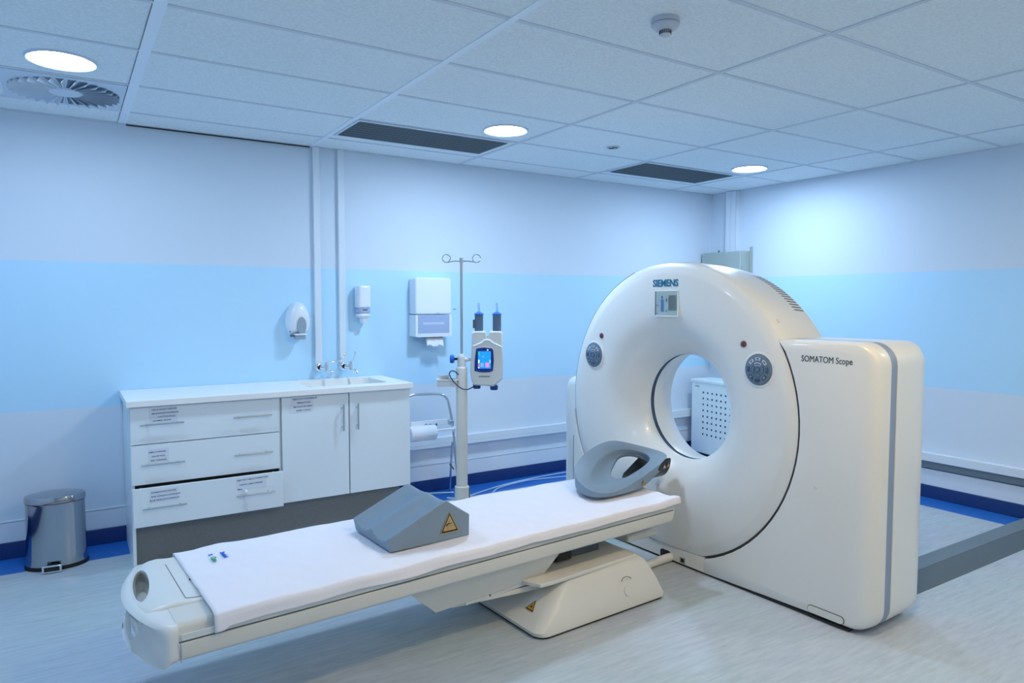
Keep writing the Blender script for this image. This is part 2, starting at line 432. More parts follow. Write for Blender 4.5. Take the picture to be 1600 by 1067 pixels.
# drawer unit
t = thing('drawer_cabinet', 'white three-drawer cabinet under the left end of the worktop', 'cabinet', (-5.068, -.30, 0))
def L(x): return x + 5.068
b = B()
b.box(L(-5.495), L(-5.477), -.255, .29, 0.0, .944, 'laminate')
b.box(L(-4.648), L(-4.636), -.255, .29, .25, .944, 'laminate')
b.box(L(-5.477), L(-4.648), -.250, .29, .25, .27, 'laminate'); b.box(L(-5.477), L(-4.648), .27, .29, .27, .944, 'gap')
b.box(L(-5.477), L(-4.648), -.235, .27, .27, .93, 'gap')
b.build('carcass', t, bevel=.001)
zs = [(.723, .940), (.484, .718), (.243, .470)]
y0 = YD + .30
labs = [[(-5.395, -5.245, .845, .935, [('ORS & GIVING NEEDLES', .10, .80), ('MICROPORE/TRANSPORE', .10, .55), ('COTTON BALLS', .32, .32), ('NORMAL SALINE', .14, .08)])],
        [(-5.405, -5.295, .607, .690, [('50MLS SYRINGES', .02, .72), ('GAUZE ROLL', .16, .42), ('VEST SYRINGES', .10, .12)])],
        [(-5.405, -5.255, .380, .455, [('EXAMINATION GLOVES', .04, .74), ('PINK VENFLON CANNULAE', .04, .42), ('BLUE VENFLON CANNULAE', .0, .12)]),
         (-4.925, -4.745, .385, .462, [('INJECTOR TUBE & CONNECTORS', .01, .74), ('PLASTIC LUMP SYRINGES', .10, .36), ('Mask', .04, .02)])]]
for k, (z0, z1) in enumerate(zs):
    dy = -.038 if k == 2 else 0
    f = B()
    f.box(L(-5.493), L(-4.650 if k < 2 else -4.640), y0 + dy, y0 + dy + .018, z0, z1, 'laminate')
    if k == 2:
        f.box(L(-5.45), L(-5.44), y0 + dy + .018, y0 + .10, z0 + .03, z1 - .012, 'trim'); f.box(L(-4.69), L(-4.68), y0 + dy + .018, y0 + .10, z0 + .03, z1 - .012, 'trim')
    d = f.build('drawer', t, bevel=.0012)
    zh = (.840, .603, .355)[k]
    bar_handle(d, L(-5.446), L(-5.212), zh, y0 + dy); bar_handle(d, L(-4.932), L(-4.700), zh, y0 + dy)
    for (x0, x1, a, c, ln) in labs[k]:
        q = B(); label_mesh(q, L(x0), L(x1), a, c, y0 + dy, ln, size=.0125); q.build('paper_label', d, smooth=0)
    if k == 2:
        q = B(); pts = [(L(-4.90), y0 + dy - .004, .385), (L(-4.875), y0 + dy - .012, .388), (L(-4.872), y0 + dy - .022, .370), (L(-4.885), y0 + dy - .010, .345), (L(-4.868), y0 + dy - .010, .305), (L(-4.872), y0 + dy - .010, .265), (L(-4.862), y0 + dy - .006, .250)]
        sp = smoothpts(pts, 5)
        q.loft([[p + Vector((-.007, 0, 0)), p + Vector((.007, 0, 0)), p + Vector((.007, .0015, 0)), p + Vector((-.007, .0015, 0))] for p in sp], 'paper')
        o = q.build('tape_strip', d)
# sink unit
t = thing('sink_cabinet', 'white two-door cabinet under the sink end of the worktop', 'cabinet', (-4.18, -.30, 0))
def L(x): return x + 4.18
b = B()
b.box(L(-4.634), L(-4.62), -.255, .29, .25, .944, 'laminate'); b.box(L(-3.752), L(-3.734), -.255, .29, .25, .944, 'laminate')
b.box(L(-4.62), L(-3.752), -.25, .29, .25, .268, 'laminate'); b.box(L(-4.62), L(-3.752), .275, .29, .268, .944, 'gap')
b.box(L(-4.62), L(-3.752), -.25, -.235, .84, .944, 'gap'); b.box(L(-4.19), L(-4.17), -.25, -.235, .268, .84, 'gap')
b.build('carcass', t, bevel=.001)
d = B().box(L(-4.632), L(-4.187), y0, y0 + .018, .250, .940, 'laminate').build('door', t, bevel=.0012)
bar_handle(d, L(-4.232), .690, .868, y0, True)
q = B(); q.box(L(-4.575), L(-4.425), y0 - .0008, y0, .845, .935, 'tape'); q.box(L(-4.585), L(-4.435), y0 - .0012, y0 - .0008, .835, .890, 'tape')
for s, x, z in (('INJECTOR CONSUMABLES', -4.562, .918), ('FEMALE STACS', -4.535, .894), ('METHYLATED SPIRIT', -4.558, .867), ('PAPER TOWELS', -4.540, .843)):
    q.text(s, .0135, face_y(L(x), y0 - .0014, z, .018), 'inkblue', bold=.0002, depth=.0002)
q.build('paper_label', d, smooth=0)
d = B().box(L(-4.180), L(-3.736), y0, y0 + .018, .250, .944, 'laminate').build('door', t, bevel=.0012)
bar_handle(d, L(-4.130), .690, .868, y0, True)
# kickboard
k = B().box(-5.476, -3.80, -.53, -.51, 0.0, .246, 'kick').build('kickboard')
tag(k, 'grey speckled kickboard along the floor under the white cabinets', 'kickboard')
# worktop with recessed basin
SX0, SX1, SY0, SY1 = -4.42, -3.86, -.47, -.09
b = B(); zt = .985; zb = .946; X0, X1, Y0, Y1 = -5.512, -3.722, -.605, -.003
xs = [X0, SX0, SX1, X1]; ys = [Y0, SY0, SY1, Y1]
for i in range(3):
    for j in range(3):
        if i == 1 and j == 1: continue
        b.box(xs[i], xs[i + 1], ys[j], ys[j + 1], zb, zt, 'worktop')
bmesh.ops.remove_doubles(b.bm, verts=b.bm.verts, dist=.0001)
seen = {}
for f in list(b.bm.faces):
    key = tuple(sorted(v.index for v in f.verts))
b.bm.verts.index_update(); dead = []
for f in b.bm.faces:
    key = tuple(sorted(v.index for v in f.verts)); seen.setdefault(key, []).append(f)
for v in seen.values():
    if len(v) > 1: dead += v
bmesh.ops.delete(b.bm, geom=dead, context='FACES_ONLY')
wt = b.build('worktop', bevel=.004, smooth=0)
tag(wt, 'long white worktop on the cabinets, with the sink cut into its right end', 'worktop')
b = B()
def bring(ins, z): return [(x, y, z) for x, y in rrect(SX0 + ins, SX1 - ins, SY0 + ins, SY1 - ins, .05)]
b.loft([bring(.0005, zt - .001), bring(.006, zt - .02), bring(.02, zt - .085), bring(.06, zt - .105), bring(.17, zt - .112)], 'basin', cap0=False)
sk = b.build('sink_basin', smooth=60); tag(sk, 'shallow cream sink basin recessed in the white worktop', 'sink')
dr = B().lathe([(0, .02), (.002, .022), (.003, .016)], 'steel', c=(-4.14, -.28, zt - .112), n=20).build('drain', sk)

# wall taps
def tap(x, z, lever, label):
    t = thing('wall_tap', label, 'tap', (x, -.028, z), 0, 'chrome lever taps above the sink')
    B().lathe([(0, .028), (-.010, .028), (-.016, .020)], 'chrome', axis='y', n=28).build('wall_flange', t)
    b = B(); b.cyl((0, -.012, 0), (0, -.05, 0), .013, m='chrome'); b.cyl((0, -.05, 0), (.035, -.075, -.004), .014, .012, m='chrome')
    b.cyl((.035, -.075, -.025), (.035, -.075, .022), .016, .015, m='chrome')
    b.tube(smoothpts([(.035, -.075, -.015), (.045, -.095, -.02), (.058, -.125, -.026), (.064, -.135, -.050)], 5), .010, 'chrome')
    b.build('tap_body', t)
    b = B(); b.cyl((.035, -.075, .022), (.035, -.075, .040), .014, .010, m='chrome')
    b.tube(smoothpts([(.035, -.075, .034)] + lever, 5), .0055, 'chrome')
    b.build('lever', t)
    b = B(); b.cyl((0, -.0505, 0), (0, -.030, 0), .0165, m='black'); b.build('collar', t)
tap(-4.222, 1.075, [(.09, -.08, .045), (.15, -.075, .062), (.185, -.07, .105)], 'chrome wall tap with its lever swung right, under the left riser')
tap(-4.037, 1.075, [(.045, -.10, .05), (.050, -.12, .085), (.052, -.125, .115)], 'chrome wall tap with its lever upright, under the right riser')

# oval soft-soap dispenser
t = thing('oval_dispenser', 'white egg-shaped dispenser with a grey window left of the wall risers', 'dispenser', (-4.372, 0, 1.30))
b = B(); rings = []
for h, sc in ((0, 1.0), (-.045, 1.0), (-.080, .93), (-.100, .75), (-.108, .45), (-.110, .10)):
    rings.append([(.082 * sc * math.cos(a) * (1 - .10 * math.sin(a)), h, .128 + (.128 * sc * math.sin(a) if math.sin(a) > -.80 else -.128 * sc * .80)) for a in [2 * PI * i / 40 for i in range(40)]])
b.loft(rings, 'plast'); b.build('shell', t, smooth=60)
b = B(); b.loft([[(.008 + .033 * math.cos(a), -.1125 + (.020 if math.sin(a) < 0 and 0 else 0) + .004 * 0, .088 + .062 * math.sin(a) + .0) for a in [2 * PI * i / 28 for i in range(28)]],
                 [(.008 + .031 * math.cos(a), -.1160, .088 + .060 * math.sin(a)) for a in [2 * PI * i / 28 for i in range(28)]]], 'plastd')
b.build('window', t)
b = B(); b.box(-.035, .035, -.112, -.06, -.012, .026, 'plastd'); b.box(-.045, .040, -.120, -.10, .018, .030, 'plast'); b.box(-.065, -.035, -.09, -.06, .008, .022, 'duct'); b.build('push_lever', t, bevel=.004)
B().box(-.072, -.064, -.084, -.078, .040, .048, 'red').build('lock_mark', t)

# foam soap dispenser
t = thing('soap_dispenser', 'narrow white foam soap dispenser between the right riser and the towel cabinet', 'dispenser', (-3.885, 0, 1.395))
B().prism(rrect(-.052, .052, -.105, -.001, .03), .115, .285, 'plast').build('cover', t, bevel=.012)
b = B(); b.prism(rrect(-.050, .050, -.103, -.003, .03), .078, .115, 'plastg'); b.box(-.018, .018, -.1045, -.102, .098, .106, 'red'); b.build('level_window', t)
B().prism(rrect(-.050, .050, -.103, -.003, .03), .045, .078, 'plast').build('lower_cover', t, bevel=.012)
b = B(); b.lathe([(.047, .030), (.030, .030), (.010, .024), (.0, .022)], 'plast', c=(.004, -.06, 0), n=24); b.build('nozzle', t)
B().text('Tork', .010, face_y(.010, -.1055, .122), 'plastd').build('lettering', t)

# towel cabinet
t = thing('towel_dispenser', 'large white paper towel dispenser with a blue-grey see-through lower half', 'dispenser', (-3.322, 0, 1.28))
B().prism(rrect(-.158, .158, .178, .470, .022), -.128, -.001, 'plast', plane='xz').build('upper_cover', t, bevel=.012)
b = B(); b.prism(rrect(-.156, .156, .0, .176, .03), -.125, -.001, 'plastg', plane='xz'); b.build('lower_cover', t, bevel=.010)
b = B(); b.prism(rrect(-.158, -.138, .004, .176, .008), -.1275, -.002, 'plast', plane='xz'); b.prism(rrect(.138, .158, .004, .176, .008), -.1275, -.002, 'plast', plane='xz'); b.prism(rrect(-.145, .145, .0, .030, .012), -.1268, -.01, 'tape', plane='xz'); b.build('frame', t)
b = B(); b.lathe([(-.095, .047), (.095, .047)], 'towelroll', c=(.0, -.0795, .105), axis='x', n=24); b.build('towel_roll', t)
b = B(); b.box(-.085, .085, -.115, -.05, -.006, .004, 'black'); b.build('paper_slot', t)
b = B(); P = []
for i in range(14):
    row = []
    for j in range(8):
        u = j / 7; row.append((-.058 + .145 * i / 13 + .004 * u, -.100 - .02 * u + .006 * math.sin(i * 1.4) * u, -.002 - .072 * u + .008 * math.sin(i * .8) * u))
    P.append(row)
tw = B().grid(P, 'paper').build('paper_towel', t, solidify=.0015)
B().text('Tork', .014, face_y(.018, -.1292, .186), 'plastd').build('lettering', t)
tag(B().box(-.012, .012, -.006, -.0005, -.004, .004, 'plastd').build('wall_fixing'), 'tiny grey fixing on the blue wall right of the towel dispenser', 'wall fixing').location = (-3.07, 0, 1.50)

# ================================================================ PEDAL BIN
t = thing('pedal_bin', 'chrome oval pedal bin on the blue floor edge left of the cabinets', 'bin', (-5.872, -.262, 0), math.radians(-6))
sx, sy = 1.0, .72
B().lathe([(0, .160), (.012, .163), (.022, .160)], 'black', n=56, sx=sx, sy=sy).build('base', t)
b = B(); b.lathe([(.022, .156), (.05, .153), (.375, .150), (.384, .151)], 'binsteel', n=72, sx=sx, sy=sy); b.build('bin_body', t, smooth=60)
B().lathe([(.384, .1515), (.389, .1515)], 'red', n=56, sx=sx, sy=sy).build('liner_rim', t)
b = B(); b.lathe([(.389, .155), (.414, .155), (.424, .150), (.430, .12), (.433, .05), (.433, .002)], 'binsteel', n=72, sx=sx, sy=sy); b.build('lid', t, smooth=50)
b = B(); b.prism(rrect(-.055, .035, -.150, -.095, .008), .018, .024, 'chrome'); b.box(-.055, .035, -.152, -.118, .024, .030, 'black'); b.box(-.058, .038, -.157, -.148, .005, .045, 'chrome'); b.box(-.048, .028, -.158, -.156, .012, .038, 'black'); b.build('pedal', t, bevel=.003)

# ================================================================ ROLL HOLDER TROLLEY (behind the drip stand)
t = thing('tube_trolley', 'folded chrome tube-frame step stool leaning behind the drip stand', 'step stool', (-3.45, -.30, 0))
# local x to the right along the wall, px helper: at y=-.30
def W(u, v, y=-.30):
    """world point of a measured spot on the plane y"""
    d = Fv + R2 * ((u - 800) / 1092.0) - U2 * ((v - 533.5) / 1092.0)
    k = (y + 5.1446) / d.y
    return Vector((-5.7916 + d.x * k, y, 1.555 + d.z * k)) - Vector((-3.45, -.30, 0))
b = B(); b.tube(smoothpts([W(634, 770), W(632, 700), W(634, 640), W(637, 622), W(646, 616.8), W(655, 616.3), W(680, 615.5), W(692, 617), W(699, 624), W(703, 640), W(706, 657), W(710, 690), W(715, 745), W(720, 776)], 5), .010, 'chair'); b.build('front_frame', t)
b = B(); b.tube(smoothpts([W(707, 690, -.22), W(706, 705, -.18), W(704, 740, -.12), W(703, 768, -.08)], 5), .009, 'chair'); b.build('rear_frame', t)
b = B(); b.tube([W(640, 772.5, -.20), W(708, 769.5, -.20)], .008, 'chair'); b.tube([W(703, 725, -.2), W(709, 733, -.26)], .006, 'duct'); b.build('foot_bar', t)
b = B(); p = W(704, 660); b.box(p.x - .018, p.x + .022, -.022, .022, p.z - .018, p.z + .022, 'chair'); b.build('clamp', t, bevel=.008)
t = thing('roll_holder', 'white roll holder bar with printed plate clamped to the tube frame', 'paper holder', (-3.45, -.30, 0))
a0, a1 = W(641, 662, -.34), W(702, 657, -.34)
b = B(); b.box(a0.x, a1.x - .02, -.05, -.035, a0.z - .028, a0.z + .012, 'plast'); b.build('name_plate', t, bevel=.003)
B().text('Cutimed', .030, face_y(W(659, 664).x, -.0515, W(659, 664).z - .006), 'knobb', bold=.0008).build('lettering', t)
b = B(); c = W(663, 677, -.36); b.cyl((a0.x - .02, -.06, c.z + .012), (W(706, 674).x, -.06, c.z + .012), .008, m='plast'); b.build('spindle', t)
e = W(706, 669); b = B(); b.box(e.x - .012, e.x + .012, -.075, -.02, e.z - .02, e.z + .018, 'plast'); b.build('end_bracket', t, bevel=.003)
r = B(); r.lathe([(-.115, .058), (.095, .058)], 'paper', c=(0, 0, 0), axis='x', n=40)
r = r.build('paper_roll'); r.location = (-3.45 + W(662, 677).x - .035, -.365, c.z + .003)
tag(r, 'white couch paper roll hanging on the holder bar beside the cabinet', 'paper roll')

# ================================================================ DRIP STAND WITH CONTRAST INJECTOR
# local x = to the right across the stand's front, y = away from the viewer; stand turned to face the table
RS = -.5687
PX = .0044
def zz(v): return .181 + (780 - v) * .004452
t = thing('drip_stand', 'grey column drip stand with two chrome bag hooks beside the towel dispenser', 'drip stand', (-3.492, -.90, 0), RS)
b = B(); b.cyl((0, 0, zz(553)), (0, 0, zz(404)), .0095, m='steel', n=14); b.build('pole', t)
for s in (-1, 1):
    b = B(); cx = s * 23.5 * PX; cz = zz(404)
    pts = [(s * .008, 0, zz(408)), (s * .05, 0, zz(408)), (s * 20 * PX, 0, zz(408.5))]
    ring = [(cx + 6.2 * PX * math.sin(a) * -s * -1, 0.004 * math.sin(a / 2), cz + 6.2 * PX * -math.cos(a)) for a in [2 * PI * i / 24 for i in range(23)]]
    b.tube(pts[:2] + [Vector(p) for p in ring], .0042, 'chrome', n=8); b.build('bag_hook', t)
b = B(); b.cyl((-.012, 0, zz(408)), (.012, 0, zz(408)), .010, m='steel'); b.cyl((0, 0, zz(411)), (0, 0, zz(403)), .013, m='steel'); b.build('hook_joint', t)
b = B(); b.cyl((0, 0, zz(572)), (0, 0, zz(556)), .031, .027, m='inj', n=28); b.cyl((0, 0, zz(556)), (0, 0, zz(551)), .027, .018, m='inj', n=28); b.build('collar', t)
b = B(); b.lathe([(0.02, .040), (zz(574), .0395), (zz(572), .037), (zz(571), .030)], 'scan2', n=32); b.build('column', t, smooth=50)
b = B(); b.lathe([(.05, .052), (zz(759), .050), (zz(757.5), .041)], 'scan2', n=32); b.box(.046, .056, -.012, .012, zz(790), zz(762), 'duct'); b.build('column_sleeve', t, smooth=50)
b = B(); b.cyl((-.028, 0, zz(559)), (-.05, 0, zz(559)), .009, m='black'); b.lathe([(-.080, .026), (-.074, .030), (-.056, .030), (-.050, .022)], 'royal', c=(0, 0, zz(559)), axis='x', n=12); b.build('clamp_knob', t, bevel=.002)
b = B(); b.box(-.165, -.03, -.055, .055, zz(601), zz(592), 'inj')
b.loft([[(x, y, zz(592)) for x, y in rrect(-.175, -.02, -.06, .06, .03)], [(x, y, zz(590)) for x, y in rrect(-.175, -.02, -.06, .06, .03)], [(x, y, zz(590)) for x, y in rrect(-.160, -.035, -.045, .045, .03)], [(x, y, zz(597)) for x, y in rrect(-.160, -.035, -.045, .045, .03)]], 'inj')
b.box(-.165, -.16 + .07, .045, .055, zz(592), zz(585), 'inj'); b.build('accessory_tray', t, bevel=.004)
for k in range(4):
    a = PI / 4 + k * PI / 2; lg = B()
    lg.loft([[(r * math.cos(a) + wv * math.cos(a + PI / 2), r * math.sin(a) + wv * math.sin(a + PI / 2), z) for wv, z in ((-.02, z0), (.02, z0), (.02, z1), (-.02, z1))] for r, z0, z1 in ((.02, .05, .10), (.24, .05, .075))], 'scan2')
    lg = lg.build('leg', t, bevel=.005)
    cb = B(); cb.cyl((.235 * math.cos(a) - .01, .235 * math.sin(a), .026), (.235 * math.cos(a) + .01, .235 * math.sin(a), .026), .026, m='black'); cb.cyl((.235 * math.cos(a), .235 * math.sin(a), .03), (.235 * math.cos(a), .235 * math.sin(a), .055), .008, m='black'); cb.build('castor', lg)

t = thing('contrast_injector', 'pale contrast injector head with blue touch screen hanging beside the drip stand', 'injector', (-3.492, -.90, 0), RS)
def U(u): return (u - 721.5) * PX
yb0, yb1 = -.055, .045
poly = [(U(741), zz(599)), (U(737), zz(590)), (U(735.5), zz(575)), (U(738), zz(540)), (U(738), zz(518)), (U(740.5), zz(515.5)), (U(758), zz(515.5)), (U(759.5), zz(519)), (U(762), zz(526)),
        (U(765), zz(519)), (U(767), zz(515.5)), (U(784), zz(515.5)), (U(786), zz(519)), (U(786), zz(545)), (U(787), zz(565)), (U(785.5), zz(590)), (U(777), zz(597)), (U(772), zz(601))]
b = B()
def inset(poly, d):
    cx = sum(p[0] for p in poly) / len(poly); cz = sum(p[1] for p in poly) / len(poly)
    return [(cx + (x - cx) * (1 - d), cz + (z - cz) * (1 - d * .7)) for x, z in poly]
b.loft([[(x, yb1, z) for x, z in inset(poly, .08)], [(x, yb1 - .02, z) for x, z in poly], [(x, yb0 + .02, z) for x, z in poly], [(x, yb0, z) for x, z in inset(poly, .07)]], 'inj')
b.build('injector_body', t, smooth=50)
b = B(); brow = [(U(741), zz(538.5)), (U(754), zz(533)), (U(758), zz(529.5)), (U(766), zz(529.5)), (U(770), zz(533)), (U(785), zz(540))]
b.tube(smoothpts([(x, yb0 - .002, z) for x, z in brow], 4), .006, 'plast'); b.build('top_ridge', t)
bez = [(U(742.5), zz(576)), (U(743), zz(560)), (U(745), zz(543)), (U(747), zz(541.5)), (U(758), zz(540)), (U(769), zz(541.5)), (U(771.5), zz(544)), (U(772.5), zz(560)), (U(771), zz(576)), (U(766), zz(578)), (U(758), zz(578.5)), (U(750), zz(578))]
b = B(); b.prism([(x + (x - U(758)) * .1, z + (z - zz(560)) * .06) for x, z in bez], yb0 - .006, yb0 + .01, 'inj', plane='xz'); b.build('screen_surround', t, bevel=.003)
dsp = B().prism(bez, yb0 - .011, yb0 - .002, 'injblue', plane='xz').build('display', t, bevel=.002)
b = B(); yq = yb0 - .0125
b.box(U(748), U(768), yq, yq + .002, zz(572.5), zz(546), 'screen')
b.box(U(762), U(764), yq - .0006, yq, zz(545), zz(543), 'sc_white')
b.box(U(748.3), U(750.5), yq - .0006, yq, zz(553), zz(547), 'sc_green'); b.box(U(748.3), U(750.3), yq - .0006, yq, zz(569), zz(565.5), 'sc_red')
b.box(U(748.3), U(750.3), yq - .0006, yq, zz(564), zz(559), 'sc_white'); b.box(U(752), U(756.5), yq - .0006, yq, zz(570), zz(564), 'sc_grey')
b.box(U(759.5), U(765), yq - .0006, yq, zz(570.5), zz(563.5), 'sc_pink'); b.box(U(755.4), U(757), yq - .0006, yq, zz(555), zz(553.3), 'sc_pink')
b.box(U(766), U(767), yq - .0006, yq, zz(564), zz(559), 'sc_white'); b.box(U(748.3), U(750.0), yq - .0006, yq, zz(572), zz(570), 'sc_white')
b.build('screen', dsp, smooth=0)
B().text('e-Accutron', .0165, face_y(U(749), yb0 - .0012, zz(586)), 'ink', bold=.0003).build('lettering', t)
for u0 in (748.8, 777):
    s = B(); c = (U(u0), -.005, 0)
    s.lathe([(zz(517), .0295), (zz(490), .0295)], 'syr', c=c, n=28); s = s.build('syringe', t)
    q = B(); q.lathe([(zz(490.5), .033), (zz(489), .034), (zz(486), .012)], 'royal', c=c, n=12); q.build('blue_cap', s)
    q = B(); q.lathe([(zz(486), .010), (zz(482), .0075), (zz(472), .0075)], 'clear', c=c, n=14); q.build('tip', s)
q = B(); q.box(U(739.5), U(743), -.02, .02, zz(511), zz(498), 'duct'); q.build('sensor_block', t)
q = B(); q.cyl((U(760), yb0 + .02, zz(527)), (U(764.5), yb0 + .02, zz(522)), .003, m='duct'); q.build('indicator', t)
for u0, v0 in ((745, 598), (772, 600)):
    q = B(); q.lathe([(zz(v0 + 7), .024), (zz(v0 + 5), .027), (zz(v0 + .5), .027), (zz(v0 - 1), .020)], 'knobb', c=(U(u0) + .002, -.005, 0), n=14); q.build('drive_knob', t, bevel=.001)
q = B(); q.cyl((.02, 0, zz(560)), (U(740), 0, zz(560)), .011, m='inj'); q.cyl((.022, 0, zz(560)), (.045, 0, zz(560)), .019, .013, m='inj'); q.build('mounting_arm', t)
q = B(); q.tube(smoothpts([(-.02, -.035, zz(583)), (-.045, -.05, zz(577)), (-.070, -.06, zz(577)), (-.078, -.07, zz(582)), (-.05, -.08, zz(592)), (.0, -.085, zz(602)), (.045, -.075, zz(604.5)), (U(741), -.03, zz(601))], 6), .0042, 'cabled', n=8)
q.build('cable', t)

# floor cables
def floor_cable(pts, label, y=None):
    o = B().tube(smoothpts(pts, 8), .006, 'cable', n=8).build('floor_cable')
    return tag(o, label, 'cable')
floor_cable([(-3.73, -.40, .007), (-3.55, -.33, .007), (-3.42, -.40, .007), (-3.25, -.36, .007), (-2.7, -.17, .007), (-2.2, -.10, .007), (-1.5, -.10, .007)], 'pale cable on the blue floor strip running along the wall foot')
floor_cable([(-3.30, -.30, .019), (-3.20, -.34, .007), (-3.0, -.42, .007), (-2.8, -.24, .007), (-2.55, -.20, .020), (-2.3, -.17, .007), (-1.7, -.30, .007)], 'pale cable looping towards the scanner, the nearer of two on the blue floor strip')
floor_cable([(-3.62, -.20, .007), (-3.50, -.50, .007), (-3.36, -.55, .007), (-3.36, -.38, .019), (-3.50, -.36, .021), (-3.58, -.46, .007), (-3.40, -.66, .007)], 'coiled pale cable on the floor at the foot of the drip stand')

# ================================================================ CORNER CABINETS
t = thing('electrical_cabinet', 'grey-green electrical cabinet high in the corner behind the scanner', 'electrical cabinet', (0, -.27, 1.15))
B().box(-.135, -.002, -.25, .255, 0, .92, 'elec').build('cabinet_box', t, bevel=.006)
B().box(-.165, -.137, -.248, .250, .002, .915, 'elec').build('cabinet_door', t, bevel=.008)
b = B(); b.cyl((-.12, .06, .92), (-.12, .06, .94), .012, .006, m='duct'); b.build('cable_gland', t)
b = B(); b.box(-.03, -.002, -.268, -.252, .55, .96, 'elec'); b.build('mounting_bracket', t)

t = thing('perforated_cabinet', 'pale metal floor cabinet with a grid of round holes seen through the scanner bore', 'cabinet', (-.36, -.095, 0), math.radians(-6))
# local: +x into the cabinet, -y to the right along its front
B().box(0, .27, -.70, .0, .03, .745, 'perf').build('cabinet_body', t, bevel=.006)
B().box(-.006, .276, -.706, .006, .745, .775, 'perf').build('cabinet_top', t, bevel=.004)
B().box(.01, .26, -.69, -.01, 0, .03, 'black').build('plinth', t)
vh = B().cyl((-.0015, 0, 0), (.002, 0, 0), .0095, m='black', n=12).build('vent_hole', t)
for i in range(8):
    for j in range(8):
        if i + j:
            c = vh.copy(); COL.objects.link(c)
        else: c = vh
        c.parent = t; c.location = (0, -.175 - i * .0625, .650 - j * .0605)
B().text('SIEMENS', .018, face_x(-.0012, -.05, .70), 'plastd').build('lettering', t)

# floor duct
b = B()
b.prism([(-3.235, 0), (-3.205, .010), (-3.125, .048), (-3.01, .048), (-2.985, .0)], -2.0, -.013, 'duct', plane='yz')
d = b.build('floor_duct', bevel=.003)
tag(d, 'grey raised floor cable duct running from the scanner to the right wall', 'cable duct').rotation_euler = (0, 0, 0)
b = B(); b.box(-2.0, -.013, -3.12, -3.012, .0485, .050, 'ductl'); b.build('duct_lid', d)

# ================================================================ CT GANTRY
TH = math.radians(2.0)
ex = Vector((math.cos(TH), math.sin(TH), 0)); ey = Vector((-math.sin(TH), math.cos(TH), 0))
P0 = Vector((-2.755, -2.422, 0))
G0 = P0 + ey * .285
g = thing('ct_scanner', 'large white ring-shaped CT scanner gantry with a round bore', 'CT scanner', G0, TH)
ZC = .92
# ring cover (front face and barrel)
prof = [(.425, .80), (.425, .846), (.415, .856), (.30, .868), (.10, .879), (.03, .876), (.014, .871), (.008, .864), (.0, .840), (-.008, .812), (-.010, .800), (-.010, .72), (-.008, .64), (-.003, .575), (.009, .52), (.030, .47), (.064, .42), (.112, .37), (.158, .338), (.185, .326)]
b = B(); b.lathe(prof, 'scan', c=(0, 0, ZC), axis='x', n=160, caps=False)
bmesh.ops.bisect_plane(b.bm, geom=b.bm.verts[:] + b.bm.edges[:] + b.bm.faces[:], plane_co=(0, 0, .1), plane_no=(0, 0, 1), clear_inner=True)
ring = b.build('ring_cover', g, normals=True, smooth=30)
# bore tunnel
b = B(); b.lathe([(.185, .327), (.190, .322), (.195, .322)], 'scan', c=(0, 0, ZC - .002), axis='x', n=96, caps=False); b.build('bore_lip', g, normals=False)
b = B(); b.lathe([(.195, .326), (.225, .326)], 'mylar', c=(0, 0, ZC - .002), axis='x', n=96, caps=False); b.build('mylar_window', g)
b = B(); b.lathe([(.225, .323), (.232, .322), (.30, .326), (.40, .345), (.43, .365), (.43, .80)], 'scanw', c=(0, 0, ZC - .002), axis='x', n=96, caps=False)
bmesh.ops.bisect_plane(b.bm, geom=b.bm.verts[:] + b.bm.edges[:] + b.bm.faces[:], plane_co=(0, 0, .1), plane_no=(0, 0, 1), clear_inner=True)
b.build('bore_tunnel', g, smooth=40)
# base panel under the ring
b = B(); b.box(0, .40, -.295, .90, .012, .097, 'scan'); bp = b.build('base_panel', g, bevel=.003)
B().box(.010, .44, -1.15, 1.05, 0, .012, 'gap').build('plinth', g)
b = B(); b.prism(rrect(.005, .095, -.03, .078, .018), -.0025, .006, 'black', plane='yz') if 0 else b.prism(rrect(-.045, .036, .006, .060, .016), -.003, .004, 'black', plane='yz')
b.build('cable_slot', bp)
b = B(); b.box(-.002, .003, -.158, -.118, .018, .052, 'plastd'); b.box(-.003, .001, -.150, -.127, .024, .046, 'black'); b.build('socket', bp)
# side cabinets: outline with the arc of the ring cut out
RA = .8805
def side_outline(sgn, yo, ztop, zc_lim=None, r=.11, yin=-.297):
    """outline going from base near ring, round the outside, back along the ring arc. sgn -1 = right side"""
    pts = []; wts = []
    def add(p, wt): pts.append((sgn * p[0], p[1])); wts.append(wt)
    add((abs(yin), .012), (0, 0)); 
    for p in arc(yo - r, .012 + r, r, 270, 360, 6): add(p, 1)
    for p in arc(yo - r, ztop - r, r, 0, 90, 8): add(p, 1)
    a1 = math.asin(min(1, (ztop - ZC) / RA)); a0 = -math.acos(abs(yin) / RA)
    n = 22
    for i in range(n + 1):
        a = a1 + (a0 - a1) * i / n
        add((RA * math.cos(a), ZC + RA * math.sin(a)), 0)
    return pts, wts
def inset_out(pts, wts, d, yo, ztop, sgn):
    out = []
    cx = sgn * (yo - .35); cz = .7
    for (y, z), wt in zip(pts, wts):
        if wt == 1:
            # shrink towards inside with distance d
            Y = abs(y); fy = max(0, (Y - (yo - .11)) / .11); fz = (z - (ztop - .11)) / .11 if z > ztop - .11 else (-(.122 - z) / .11 if z < .122 else 0)
            fy = 1 if fy > .999 else fy
            y2 = Y - d * fy; z2 = z - (d * fz * .22 if fz > 0 else d * fz * .35)
            out.append((sgn * y2, z2))
        else: out.append((y, z))
    # keep top end of arc level with the inset top
    return out
yo, ztop = 1.268, 1.372
pts, wts = side_outline(-1, yo, ztop)
